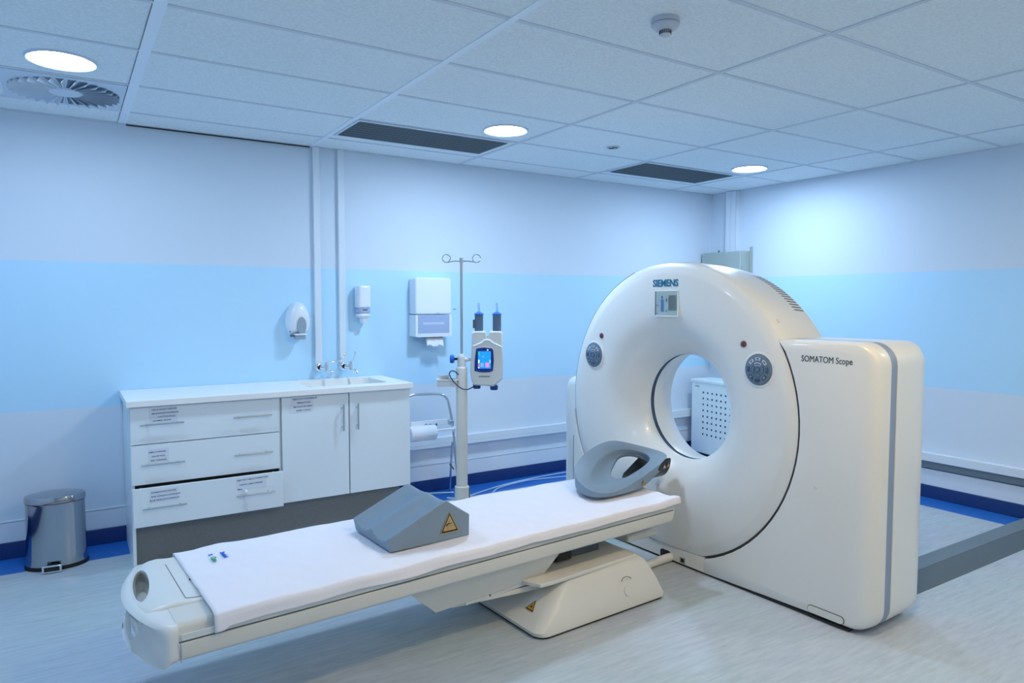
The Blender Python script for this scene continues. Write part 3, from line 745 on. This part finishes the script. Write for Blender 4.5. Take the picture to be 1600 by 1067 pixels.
def lay(s, d):
    o = inset_out(pts, wts, d, yo, ztop, -1)
    o = [((y, z - d * .22) if (abs(z - ztop) < 1e-4 and wt == 0) else (y, z)) for (y, z), wt in zip(o, wts)]
    return [(s, y, z) for y, z in o]
b = B(); b.loft([lay(.100, 0), lay(.060, .003), lay(.032, .012), (lay(.014, .028)), lay(.003, .050), lay(.0, .075)], 'scan')
sc = b.build('side_cover', g, smooth=45)
b = B(); b.loft([lay(.1005, .006), lay(.158, .004)], 'stripe'); b.build('grey_stripe', g, smooth=45)
b = B(); b.loft([lay(.1585, 0), lay(.36, .002), lay(.43, .010), lay(.475, .035), lay(.50, .085)], 'scanw'); b.build('rear_cover', g, smooth=45)
# dark groove round the ring
b = B(); b.lathe([(.008, .866), (.009, .8805), (.03, .8805)], 'gap', c=(0, 0, ZC), axis='x', n=160, caps=False)
bmesh.ops.bisect_plane(b.bm, geom=b.bm.verts[:] + b.bm.edges[:] + b.bm.faces[:], plane_co=(0, 0, 1.355), plane_no=(0, 0, 1), clear_outer=True)
bmesh.ops.bisect_plane(b.bm, geom=b.bm.verts[:] + b.bm.edges[:] + b.bm.faces[:], plane_co=(0, 0, 0), plane_no=(0, 1, 0), clear_outer=True)
bmesh.ops.bisect_plane(b.bm, geom=b.bm.verts[:] + b.bm.edges[:] + b.bm.faces[:], plane_co=(0, 0, .1), plane_no=(0, 0, 1), clear_inner=True)
b.build('ring_seam', g)
# left: narrow front cover under the arc, and the lower cabinet behind
def arcz(y): return ZC - math.sqrt(max(0, RA * RA - y * y))
pl = [(.297, .012), (.874, .012), (.874, arcz(.874))] + [(y, arcz(y)) for y in [.86, .83, .78, .70, .60, .50, .40, .33, .297]]
b = B(); b.prism(pl, .004, .12, 'scan', plane='yz'); b.build('side_cover', g, bevel=.002)
b = B(); b.box(.002, .1, .8745, .880, .05, .62, 'plastd'); b.lathe([(.016, .868), (.017, .879)], 'stripe', c=(0, 0, ZC), axis='x', n=160, caps=False)
bmesh.ops.bisect_plane(b.bm, geom=b.bm.verts[:] + b.bm.edges[:] + b.bm.faces[:], plane_co=(0, .30, 0), plane_no=(0, 1, 0), clear_inner=True)
b.build('cover_seam', g)
o = [[(s, y, z) for y, z in rrect(.60, 1.150 - d, .012, 1.015 - d, .09 - d * .5)] for s, d in ((.13, .06), (.135, .03), (.16, .006), (.20, 0), (.42, 0), (.48, .03))]
B().loft(o, 'scanw').build('left_cabinet', g, smooth=45)
# lettering on front
b = B(); b.text('SOMATOM Scope', .0430, face_x(-.0012, -.878, 1.268), 'ink', sx=.80)
b.build('model_lettering', g)
b = B(); b.text('SIEMENS', .058, face_x(-.0120, .117, 1.652), 'siemens', bold=.0014, sx=.93); b.build('maker_lettering', g)
# display
b = B(); y0g, y1g, z0g, z1g = -.080, .098, 1.478, 1.622
fr = B()
for q in ((y0g - .006, y1g + .006, z1g, z1g + .005), (y0g - .006, y1g + .006, z0g - .007, z0g), (y0g - .006, y0g, z0g, z1g), (y1g, y1g + .006, z0g, z1g)):
    fr.box(-.0125, .0, q[0], q[1], q[2], q[3], 'scanw')
dsp = fr.build('display_frame', g, bevel=.001)
b = B(); b.box(-.0110, -.004, y0g, y1g, z0g, z1g, 'lcd')
def lc(y, z, w_, h_, m): b.box(-.0114, -.0110, y - w_, y, z, z + h_, m)
lc(.098, 1.478, .008, .144, 'duct')
lc(.088, 1.500, .160, .105, 'lcdg'); lc(.050, 1.500, .024, .075, 'lcdb'); lc(.047, 1.580, .014, .016, 'lcdb'); lc(.012, 1.560, .012, .020, 'lcdb'); lc(.084, 1.533, .012, .010, 'lcdb')
lc(.015, 1.502, .016, .008, 'lcdb'); lc(-.01, 1.508, .062, .09, 'lcdg'); lc(-.035, 1.588, .035, .004, 'duct'); lc(.084, 1.485, .010, .010, 'lcdb'); lc(.068, 1.558, .006, .020, 'lcdg')
b.build('screen', dsp, smooth=0)
# round keypads
def keypad(yc, zc):
    k = B(); n = 40
    xb = -.013
    k.lathe([(xb + .012, .098), (xb + .002, .094), (xb, .083), (xb + .004, .080)], 'basin', c=(0, yc, zc), axis='x', n=n, caps=False)
    k = k.build('keypad_surround', g)
    q = B(); q.lathe([(xb + .004, .081), (xb - .003, .080), (xb - .006, .074), (xb - .007, .01)], 'pad', c=(0, yc, zc), axis='x', n=n); q = q.build('keypad', k)
    r = B(); x = xb - .0085
    def seg(r0, r1, a0, a1, m):
        r.prism(arc(yc, zc, r1, a0, a1, 6) + arc(yc, zc, r0, a1, a0, 6), x, x + .002, m, plane='yz')
    for a in range(8):
        seg(.049, .064, a * 45 - 14, a * 45 + 14, 'padw' if a in (1, 2, 3) else 'padl')
        seg(.051, .062, a * 45 - 10, a * 45 + 10, 'pad') if a not in (5, 7) else seg(.052, .060, a * 45 - 6, a * 45 + 6, 'padw')
    for a in range(4):
        seg(.022, .038, a * 90 - 34, a * 90 + 34, 'padw' if a == 1 else 'padl')
        x -= .0005; seg(.024, .035, a * 90 - 30, a * 90 + 30, 'pad'); x += .0005
    r.lathe([(x, .015), (x + .002, .015)], 'padl', c=(0, yc, zc), axis='x', n=20); x -= .001
    r.lathe([(x, .010), (x + .002, .010)], 'pad', c=(0, yc, zc), axis='x', n=20)
    r.build('keys', q, smooth=0)
keypad(-.642, 1.207); keypad(.650, 1.205)
for yc in (-.545, .577):
    b = B(); b.lathe([(-.008, .018), (-.014, .017), (-.016, .013), (-.015, .003)], 'red', c=(0, yc, 1.336), axis='x', n=24); b.lathe([(-.0165, .004), (-.0150, .006)], 'ink', c=(0, yc, 1.336), axis='x', n=12); b.build('red_button', g)
# vent slots at rear top of the barrel
b = B()
for k in range(16):
    a = math.radians(114 + k * 1.5) ; r = .8605
    y = math.cos(a) * r * 1; z = ZC + math.sin(a) * r
    mt = Matrix.Translation((0, 0, ZC)) @ Matrix.Rotation(a, 4, 'X')
    b.loft([[mt @ Vector((s_, rr + e, q)) for e, q in ((-.006, -.003), (.0009, -.003), (.0009, .003), (-.006, .003))] for s_, rr in ((.325 - .0012 * k, .8654 + .000125 * k), (.405, .8571))], 'black')
b.build('vent_slots', g, smooth=0)
# small round caps
b = B()
for s, a, r in ((.075, 142, .878),):
    y = math.cos(math.radians(a)) * r; z = ZC + math.sin(math.radians(a)) * r
    b.cyl((s, y * .99, ZC + (z - ZC) * .99), (s, y * 1.004, ZC + (z - ZC) * 1.004), .012, m='scan2')
b.cyl((.002, -.97, .555 + .10), (-.003, -.97, .655), .009, m='scan2')
b.cyl((-.004, -.20, .135), (-.010, -.20, .135), .012, m='scan2')
b.build('cover_caps', g)
b = B(); b.prism(rrect(-1.135, -.945, .028, .068, .0195), -.0025, .004, 'gap', plane='yz'); b.prism(rrect(-1.132, -.948, .0305, .0655, .017), -.004, .0, 'scan2', plane='yz'); b.build('foot_plate', g)

# ================================================================ PATIENT TABLE
TT = math.radians(3.3)
ax = Vector((math.cos(TT), math.sin(TT), 0)); ay = Vector((-math.sin(TT), math.cos(TT), 0))
PT = Vector((-5.423, -2.230, 0))
tb = thing('patient_table', 'long cream patient couch of the scanner on a low sloping base', 'patient table', PT, TT)
AE = 2.44     # gantry end
def hw(a): return .368 + (.322 - .368) * (a / AE)
def zbot(a): return .335
def prof_ring(a, z0, z1, ins0, ins1, r0, r1, n=4):
    """cross-section ring at a: rounded trapezoid"""
    h = hw(a); out = []
    hb, ht = h - ins0, h - ins1
    out += [(a, y, z) for y, z in arc(ht - r1, z1 - r1, r1, 0, 90, n)]
    out += [(a, y, z) for y, z in arc(-ht + r1, z1 - r1, r1, 90, 180, n)]
    out += [(a, y, z) for y, z in arc(-hb + r0, z0 + r0, r0, 180, 270, n)]
    out += [(a, y, z) for y, z in arc(hb - r0, z0 + r0, r0, 270, 360, n)]
    return out
AS = [-.10, .3, .8, 1.3, 1.8, 2.2, AE - .02]
b = B(); b.loft([prof_ring(a, zbot(a), .4025, .006, .0, .016, .003) for a in AS] + [prof_ring(AE, zbot(AE) + .012, .4025, .012, .004, .016, .003)], 'scan2')
frame = b.build('couch_frame', tb, smooth=50)
b = B(); b.loft([prof_ring(a, .4020, .4085, .0035, .0035, .001, .001, 2) for a in (-.09, AE - .01)], 'duct'); b.build('rail_gap', tb)
b = B(); b.loft([prof_ring(a, .407, .462, .003, .020, .003, .030, 6) for a in AS[:-1]] + [prof_ring(AE + .005, .407, .455, .004, .025, .003, .02, 6)], 'scan2')
b.build('couch_top', tb, smooth=50)
b = B(); b.loft([[(a, -hw(a) - .0012, z) for z in (.410, .432)] + [(a, -hw(a) + .004, z) for z in (.432, .410)] for a in (-.09, .3, .8)], 'inj'); b.build('side_rail_strip', tb)
b = B(); b.loft([[(a, -hw(a) - .0014, z) for z in (.336, .409)] + [(a, -hw(a) + .004, z) for z in (.409, .336)] for a in (-.0932, -.0918)], 'plastd'); b.build('end_seam', tb)
# foot end: bowed end piece, raised cradle end with a grip slot
def bow(y): return -.222 + .66 * y * y
def bowed(ring, a0, d, zc=.39, sh=1.0, ys=1.0): return [(a0 + (bow(y) - a0) * d, y * ys, zc + (z - zc) * sh) for _, y, z in ring]
def endr(zb, zt_, h, r0, r1): return [(0, y, z) for y, z in arc(h - r1, zt_ - r1, r1, 0, 90, 6) + arc(-h + r1, zt_ - r1, r1, 90, 180, 6) + arc(-h + r0, zb + r0, r0, 180, 270, 6) + arc(h - r0, zb + r0, r0, 270, 360, 6)]
def dense(ring, n=10):
    out = []
    for p, q in zip(ring, ring[1:] + ring[:1]):
        m = n if abs(p[1] - q[1]) > .2 else 1
        out += [tuple(Vector(p).lerp(Vector(q), i / m)) for i in range(m)]
    return out
def bw(ring, a0, d):
    ring = dense(ring)
    return [(a0 + (bow(y) - a0) * d, y, z) for _, y, z in ring]
b = B(); b.loft([bw(endr(.335, .460, .366, .02, .030), -.098, 0), bw(endr(.330, .460, .366, .025, .034), -.098, .45), bw(endr(.322, .458, .366, .03, .040), -.098, .75), bw(endr(.312, .453, .362, .035, .045), -.098, .92), bw(endr(.310, .446, .354, .04, .05), -.098, 1.0)], 'scan')
fs_ = b.build('foot_shoulder', tb, smooth=60)
def bake_cut(o, cutters):
    """cut openings with closed shapes, leaving plain mesh"""
    cs = []
    for c in cutters:
        cc = c.build('cutter_tmp', None, smooth=0); cc.matrix_world = Matrix.Identity(4); cs.append(cc)
        md = o.modifiers.new('cut', 'BOOLEAN'); md.operation = 'DIFFERENCE'; md.solver = 'EXACT'; md.object = cc
    par = o.parent; o.parent = None
    dg = bpy.context.evaluated_depsgraph_get(); me = bpy.data.meshes.new_from_object(o.evaluated_get(dg))
    o.modifiers.clear(); o.data = me; o.parent = par
    for cc in cs: bpy.data.objects.remove(cc)
    me.polygons.foreach_set('use_smooth', [True] * len(me.polygons)); me.set_sharp_from_angle(angle=math.radians(40))
def capring(a, zt_, zb_, y0_, y1_, r): return [(a - .03 * (1 - min(1, abs((y - .07) / .30)) ** 2) * max(0, (-a - .03) / .15), y, z) for y, z in rrect(y0_, y1_, zb_, zt_, r, 6)]
def cr(d, zt_, zb_, y0_, y1_, r):
    return [((.17 if d == 0 else -.02) + (bow(y) + .012 - (.17 if d == 0 else -.02)) * d, y, z) for _, y, z in dense([(0, y, z) for y, z in rrect(y0_, y1_, zb_, zt_, r, 6)])]
b = B(); b.loft([cr(0, .4640, .440, -.195, .330, .004), cr(.0001, .4690, .420, -.195, .335, .008), cr(.30, .4740, .42, -.195, .338, .012), cr(.55, .4730, .42, -.195, .338, .016), cr(.78, .4650, .42, -.194, .336, .018), cr(.93, .4560, .42, -.190, .330, .014), cr(1.0, .4450, .42, -.186, .322, .01)], 'scan')
ce = b.build('cradle_end', tb, smooth=60)
n_ = 32
def cut_slot(): 
    c1 = B(); c1.loft([[(-.148 + .028 * math.cos(2 * PI * i / n_) + GA * math.sin(2 * PI * i / n_), GB + GR * math.sin(2 * PI * i / n_), z) for i in range(n_)] for z in (.385, .52)], 'inj'); return c1
GA, GB, GR = .018, .085, .165
def cut_face():
    c2 = B(); c2.loft([[(a, .03 + .13 * math.copysign(abs(math.cos(2 * PI * i / n_)) ** .7, math.cos(2 * PI * i / n_)), .365 + .045 * math.copysign(abs(math.sin(2 * PI * i / n_)) ** .7, math.sin(2 * PI * i / n_))) for i in range(n_)] for a in (-.30, -.185)], 'inj'); return c2
bake_cut(ce, [cut_slot()]); bake_cut(fs_, [cut_slot(), cut_face()])
b = B(); b.lathe([(.4640, .011), (.4688, .011)], 'black', c=(.022, .028, 0), n=16, sx=.9, sy=1.3); b.build('locating_hole', ce)
b = B(); b.tube([(.15, -.165, .4645), (.0, -.165, .4695), (-.035, -.155, .4712), (-.035, .25, .4712)], .0010, 'gap', n=6); b.build('cover_seam', ce)
b = B(); b.loft([[(.10, -.1955, .455), (.10, -.1955, .460), (.10, -.199, .460), (.10, -.199, .455)], [(-.15, -.194, .452), (-.15, -.194, .458), (-.15, -.199, .458), (-.15, -.199, .452)]], 'gap'); b.build('cradle_seam', ce)
# column housing under the frame
b = B(); b.loft([[(.79, -.28, .336), (.79, .28, .336), (.80, .28, .330), (.80, -.28, .330)], [(.86, -.28, .338), (.86, .28, .338), (.965, .245, .182), (.965, -.245, .182)],
                 [(1.35, -.285, .338), (1.35, .285, .338), (1.35, .25, .202), (1.35, -.25, .202)], [(1.60, -.285, .338), (1.60, .285, .338), (1.57, .25, .222), (1.57, -.25, .222)], [(1.66, -.285, .338), (1.66, .285, .338), (1.65, .26, .300), (1.65, -.26, .300)]], 'scan2')
b.build('lift_housing', tb, bevel=.010)
b = B()
for k, (a, z) in enumerate(((1.12, .176), (1.26, .180), (1.38, .186))):
    b.loft([[(a, -.242, z - .003), (a, .242, z - .003), (a, .242, .235), (a, -.242, .235)], [(a + .13, -.242, z + .004), (a + .13, .242, z + .004), (a + .13, .242, .235), (a + .13, -.242, .235)]], 'inj')
b.build('bellows_plates', tb, bevel=.004)
b = B(); b.loft([[(1.05, -.235, .178), (1.05, -.235, .184), (1.05, .235, .184), (1.05, .235, .178)], [(1.60, -.245, .145), (1.60, -.245, .178), (1.60, .245, .178), (1.60, .245, .145)]], 'scan2'); b.build('scissor_beam', tb, bevel=.006)
# swing arm: flat top plate over the base
b = B(); b.prism([(1.435, -.262), (1.475, -.345), (1.55, -.350), (2.135, -.325), (2.135, .325), (1.55, .350), (1.475, .345), (1.435, .262)], .203, .2225, 'scan2'); b.build('swing_arm', tb, bevel=.005)
b = B(); b.box(1.68, 2.02, -.16, .16, .222, .336, 'duct'); b.box(1.70, 1.80, -.19, -.16, .23, .30, 'gap'); b.box(1.84, 1.95, -.20, -.16, .222, .25, 'signy2') if 0 else None; b.build('lift_column', tb, bevel=.004)
# base
def basering(z, a0, a1, bn, bf, r, nd=0):
    """plan outline with big rounded near-left corner"""
    return [(x, y, z) for x, y in arc(a1 - .03, bf - .03, .03, 0, 90, 3) + arc(a0 + r, bf - r, r, 90, 180, 5) + arc(a0 + r, bn + r, r, 180, 270, 5) + arc(a1 - .03, bn + .03, .03, 270, 360, 3)]
b = B(); b.loft([basering(.012, 1.395, 2.240, -.440, .440, .06), basering(.03, 1.390, 2.242, -.440, .440, .06), basering(.10, 1.475, 2.222, -.408, .408, .065), basering(.165, 1.560, 2.198, -.372, .372, .06), basering(.190, 1.600, 2.188, -.352, .352, .05), basering(.207, 1.640, 2.170, -.325, .325, .04)], 'scan2')
bs = b.build('base_cover', tb, smooth=50)
B().prism([(x, y) for x, y, z in basering(0, 1.402, 2.235, -.432, .432, .06)], 0, .012, 'black').build('base_seal', tb)
b = B()
for dz, dx in ((0, 0),): b.lathe([(0, .026), (.003, .026)], 'scan2', c=(0, 0, 0), axis='y', n=28)
o = b.build('pedal_cap', bs); o.location = (1.985, -.418, .09); o.rotation_euler = (math.radians(-24), 0, 0)
b = B()
for i in range(9):
    a = math.radians(20 + i * 17.5); b.box(-.035 * math.cos(a) - .003, -.035 * math.cos(a) + .003, -.001, .001, .022 * math.sin(a) - .002, .022 * math.sin(a) + .002, 'ink')
o = b.build('rotation_mark', bs); o.location = (1.985, -.405, .137); o.rotation_euler = (math.radians(-27), 0, 0)

def warn(name, par, loc, rot, s=.05, yel='signy2', detail=False, h=1.0):
    b = B()
    def tri(k, y, m, dz=0): b.prism([(-.5 * s * k, -.40 * s * k * h + dz), (.5 * s * k, -.40 * s * k * h + dz), (0, .55 * s * k * h + dz)], y, y + .0004, m, plane='xz')
    tri(1.0, -.0004, yel); tri(.90, -.0008, 'signdark'); tri(.70, -.0012, yel)
    if detail:
        y = -.0016
        b.prism([(-.20 * s, -.02 * s), (-.13 * s, .02 * s), (-.07 * s, .06 * s), (.0, .04 * s), (.08 * s, .03 * s), (.15 * s, .07 * s), (.13 * s, .03 * s), (.06 * s, -.01 * s), (-.05 * s, .0 * s), (-.10 * s, -.05 * s), (-.17 * s, -.08 * s)], y, y + .0004, 'signdark', plane='xz')
        b.box(-.2 * s, .2 * s, y, y + .0004, -.10 * s, -.085 * s, 'signdark')
        b.box(-.12 * s, .16 * s, y, y + .0004, -.205 * s, -.19 * s, 'signr'); b.prism([(-.18 * s, -.197 * s), (-.10 * s, -.235 * s), (-.10 * s, -.16 * s)], y, y + .0004, 'signr', plane='xz')
        b.box(-.04 * s, -.025 * s, y, y + .0004, .06 * s, .22 * s, 'signdark')
    else:
        b.box(-.05 * s, .12 * s, -.0016, -.0012, -.12 * s, .02 * s, 'signdark'); b.box(-.14 * s, .02 * s, -.0016, -.0012, -.14 * s, -.08 * s, 'signdark')
    o = b.build(name, par, smooth=0); o.location = loc; o.rotation_euler = rot
    return o
warn('warning_sign', bs, (1.437, -.315, .086), (math.radians(-2), math.radians(-38), math.radians(-90)), .05, 'signy2') if 0 else None
o = warn('warning_sign', bs, (0, 0, 0), (0, 0, 0), .062)
# lies on the sloping foot face of the base (faces -a)
nrm = Vector((-.075, 0, .085)).normalized(); nrm = Vector((-.64, 0, .77))
xax = Vector((0, -1, 0)); yax = nrm.cross(xax) * -1
zax = xax.cross(-nrm)
Mx = Matrix((xax, -nrm, zax)).transposed().to_4x4()
o.matrix_local = Matrix.Translation((1.468, -.285, .098)) @ Mx

# power conduit between base and gantry
c = B(); c.tube([(2.16, -.118, .027), (2.715, -.100, .027)], .024, 'scanw', n=20); c.build('floor_conduit', tb, smooth=60)
c = B(); c.tube([(2.2, .09, .02), (2.47, .10, .02)], .02, 'scan2', n=12); c.build('floor_conduit', tb) if 0 else None
c = B(); c.box(2.20, 2.44, -.20, .20, .23, .275, 'scan2'); c.build('drive_block', tb, bevel=.01)

# ---------------------------------------------------------------- bed sheet
def sheet():
    na, nb = 150, 60; P = []
    z0 = .4735
    for i in range(na + 1):
        a = .015 + (2.455 - .015) * i / na; h = hw(a) + .004; row = []
        # path across: far drop, flat, near fold, near drop
        drop_n = .020 + .018 * (1 - a / 2.45) + .004 * noise.noise(Vector((a * 3, 4, 0)))
        if a < .06: drop_n += .008
        path = []
        for j in range(nb + 1):
            f = j / nb
            if f < .04: path.append((h + .003 - .002 * 0, z0 - .030 * (1 - f / .04) - .004))
            elif f < .82: path.append((h - (f - .04) / .78 * (2 * h - .010), z0))
            elif f < .88:
                q = (f - .82) / .06 * PI / 2; path.append((-h + .010 - .014 * math.sin(q), z0 - .014 * (1 - math.cos(q))))
            else: path.append((-h - .006 - .003 * (f - .88) / .12, z0 - .014 - drop_n * (f - .88) / .12))
        for j, (y, z) in enumerate(path):
            f = j / nb
            wz = .0072 * noise.noise(Vector((a * 2.2, y * 9, 1.3))) + .0065 * noise.noise(Vector((a * 5 + y * 4, y * 7, 5.1))) + .0060 * abs(noise.noise(Vector((a * 4 - y * 9, y * 3 + a * 2, 8.4)))) + .0020 * noise.noise(Vector((a * 19, y * 16, 2.1)))
            wy = .004 * noise.noise(Vector((a * 5, z * 20, 7.7)))
            far = max(0, 1 - abs(f - .04) / .08)
            wz += far * .005 * (noise.noise(Vector((a * 8, 0, 9))) + .4)
            aa = a
            if i == 0: aa -= .0
            if i > na - 6 and f > .78: aa += .022 * ((i - (na - 6)) / 6)
            row.append((aa, y + wy * (1 if (f > .86 or f < .05) else .2), z + max(-.0035, wz) + (.002 if f < .86 else 0)))
        P.append(row)
    b = B(); b.grid(P, 'sheet'); return b
s = thing('bed_sheet', 'white cotton sheet with a small printed logo spread over the patient table', 'sheet', PT, TT)
sheet().build('cloth', s, solidify=.002, smooth=180)
b = B()
mt = Matrix.Translation((.175, .235, .4815)) @ Matrix.Rotation(-PI / 2, 4, 'Z')
b.text('Steinfeld', .028, mt, 'logoblue', bold=.0004, depth=.0008, sx=.8)
mt = Matrix.Translation((.128, .235, .4815)) @ Matrix.Rotation(-PI / 2, 4, 'Z')
b.text('St', .026, mt, 'logoblue', bold=.0004, depth=.0008, sx=.8)
mt = Matrix.Translation((.128, .195, .4815)) @ Matrix.Rotation(-PI / 2, 4, 'Z')
b.text('Care', .030, mt, 'logogreen', bold=.0010, depth=.0008, sx=.9)
b.build('printed_logo', s, smooth=0)

# ---------------------------------------------------------------- knee wedge cushion
kw = thing('knee_cushion', 'blue-grey foam leg wedge with two channels and a big warning triangle', 'cushion', PT, TT)
A0, A1, BN, BF, ZS = .755, 1.165, -.205, .168, .4825
def ktop(a, y):
    f = (a - A0) / (A1 - A0)
    zr = .060 + (.665 - .4825 - .060) * min(1, f / .70) if f < .70 else (.1825) + (.098 - .1825) * (f - .70) / .30
    m = (y - BN) / (BF - BN)
    ch = 0
    for lo, hi in ((.03, .45), (.50, .97)):
        if lo < m < hi: ch = math.sin((m - lo) / (hi - lo) * PI) ** .8
    k = max(0, 1 - max(0, (f - .55) / .2)) if f < .75 else 0
    return zr - ch * (.026 * (.35 + .65 * k)) * (1 if f < .72 else .55)
def kgrid():
    na, nb = 26, 34; T = []; fs_a = [A0 + (A1 - A0) * i / na for i in range(na + 1)]; fs_b = [BN + (BF - BN) * j / nb for j in range(nb + 1)]
    b = B(); bm = b.bm
    top = [[bm.verts.new((a, y, ZS + ktop(a, y))) for y in fs_b] for a in fs_a]
    bot = {}
    def bv(i, j):
        if (i, j) not in bot: bot[(i, j)] = bm.verts.new((fs_a[i] + (.012 if i == 0 else 0), fs_b[j] * .985, ZS))
        return bot[(i, j)]
    for i in range(na):
        for j in range(nb): bm.faces.new([top[i][j], top[i + 1][j], top[i + 1][j + 1], top[i][j + 1]])
    for i in range(na):
        bm.faces.new([top[i][0], bv(i, 0), bv(i + 1, 0), top[i + 1][0]]); bm.faces.new([top[i][nb], top[i + 1][nb], bv(i + 1, nb), bv(i, nb)])
    for j in range(nb):
        bm.faces.new([top[0][j], top[0][j + 1], bv(0, j + 1), bv(0, j)]); bm.faces.new([top[na][j], bv(na, j), bv(na, j + 1), top[na][j + 1]])
    loop = [bv(i, 0) for i in range(na + 1)] + [bv(na, j) for j in range(1, nb + 1)] + [bv(i, nb) for i in range(na - 1, -1, -1)] + [bv(0, j) for j in range(nb - 1, 0, -1)]
    bm.faces.new(loop); b._tag(bm.faces, 'foam'); return b
kb = kgrid().build('foam_block', kw, bevel=.007, seg=3, angle=40, smooth=70)
o = warn('warning_sign', kb, (1.058, -.2065, .556), (0, 0, 0), .098, 'signy', True, 1.05)

# ---------------------------------------------------------------- head cushion in its black holder
hd = thing('head_cushion', 'blue-grey foam head cushion with an oval hole at the scanner end of the couch', 'cushion', PT, TT)
outer = [(2.073, .12, .588), (2.138, .15, .649), (2.266, .17, .694), (2.38, .18, .717), (2.466, .17, .717), (2.57, .12, .685), (2.652, .04, .660), (2.715, -.055, .634), (2.553, -.10, .600), (2.40, -.135, .568), (2.245, -.16, .533), (2.089, -.17, .512), (1.985, -.13, .535), (2.003, .0, .563)]
inner = [(2.125, .03, .591), (2.21, .08, .622), (2.314, .115, .650), (2.401, .13, .664), (2.482, .125, .666), (2.556, .10, .653), (2.598, .05, .638), (2.598, .0, .619), (2.504, -.035, .593), (2.392, -.06, .573), (2.28, -.085, .558), (2.165, -.10, .543), (2.087, -.075, .537), (2.085, -.02, .556)]
hole = [(2.296, .04, .566), (2.345, .075, .588), (2.40, .105, .612), (2.452, .125, .636), (2.510, .125, .643), (2.572, .105, .636), (2.606, .065, .618), (2.606, .025, .598), (2.566, -.01, .577), (2.493, -.03, .566), (2.424, -.045, .560), (2.335, -.055, .552), (2.278, -.04, .548), (2.265, .0, .553)]
mid = [tuple((Vector(a) * .5 + Vector(c) * .5) + Vector((0, 0, .006))) for a, c in zip(outer, inner)]
bowl = [tuple((Vector(a) * .45 + Vector(c) * .55) - Vector((0, 0, .012))) for a, c in zip(inner, hole)]
ctr = Vector((2.33, 0, 0))
def zlow(v, zt_):
    z = .4885
    if v.y > .02 and v.x > 2.20: z = zt_ - .060
    if v.x > 2.42: z = max(z, zt_ - .055 - max(0, 2.55 - v.x) * .3)
    return z
def low(p, k, dz=0):
    v = Vector(p); q = ctr + (Vector((v.x, v.y, 0)) - ctr) * k; q.z = zlow(v, v.z) + dz
    return tuple(q)
base0 = [low(p, .93) for p in outer]
base1 = [low(p, .985, .012) for p in outer]
def mixr(A_, B_, t, up=0): return [tuple(Vector(a) * (1 - t) + Vector(c) * t + Vector((0, 0, up))) for a, c in zip(A_, B_)]
side = mixr(outer, base1, .5); odn = mixr(outer, base1, .14); oin = mixr(outer, inner, .16, .002); ino = mixr(outer, inner, .88, .002); inn = mixr(inner, hole, .12, -.002); hup = mixr(inner, hole, .9, -.004)
outer2 = [tuple(ctr + (Vector((p[0], p[1], 0)) - ctr) * 1.012 + Vector((0, 0, p[2] + .002))) for p in outer]
hb = [(p[0], p[1] + (.012 if p[1] > .03 else 0), max(.492, min(p[2] - .03, zlow(Vector(p), p[2] + .02)))) for p in hole]
hu = [(p[0], p[1], p[2] - .012) for p in hole]
rings = [base0, base1, side, odn, outer2, oin, mid, ino, inner, inn, bowl, hup, hole, hu, hb]
b = B(); b.loft([[Vector(p) for p in r] for r in rings], 'foam', closed_loop=True)
fb = b.build('foam_block', hd, subsurf=2, smooth=180)
o = warn('warning_sign', fb, (2.375, -.1475, .530), (math.radians(-4), 0, math.radians(10)), .036, 'signy2')
hh = thing('head_holder', 'black curved head holder sticking out of the couch under the foam cushion', 'head holder', PT, TT)
b = B(); rings = []
for i in range(13):
    f = i / 12; a = 2.37 + (2.655 - 2.37) * f; ring = []; n = 18; wd = .100
    def sl(k): return .10 * (1 - f) * abs(k - 9) / 9
    hgt = .030 + .092 * min(1, f * 1.25)
    for k in range(n + 1):
        th = PI + PI * k / n; ring.append((a + sl(k), wd * math.cos(th), .500 + hgt + hgt * math.sin(th)))
    for k in range(n, -1, -1):
        th = PI + PI * k / n; ring.append((a + sl(k), (wd - .008) * math.cos(th), .508 + hgt + (hgt - .004) * math.sin(th)))
    rings.append(ring)
b.loft(rings, 'holder'); b.build('holder_shell', hh, bevel=.003, smooth=60)
b = B(); b.box(2.20, 2.42, -.05, .05, .478, .487, 'holder'); b.build('mounting_tongue', hh)
warn('warning_sign', hh, (2.632, -.1015, .590), (0, 0, 0), .030, 'signy2'); warn('warning_sign', hh, (2.598, -.1012, .585), (0, 0, 0), .024, 'padw')
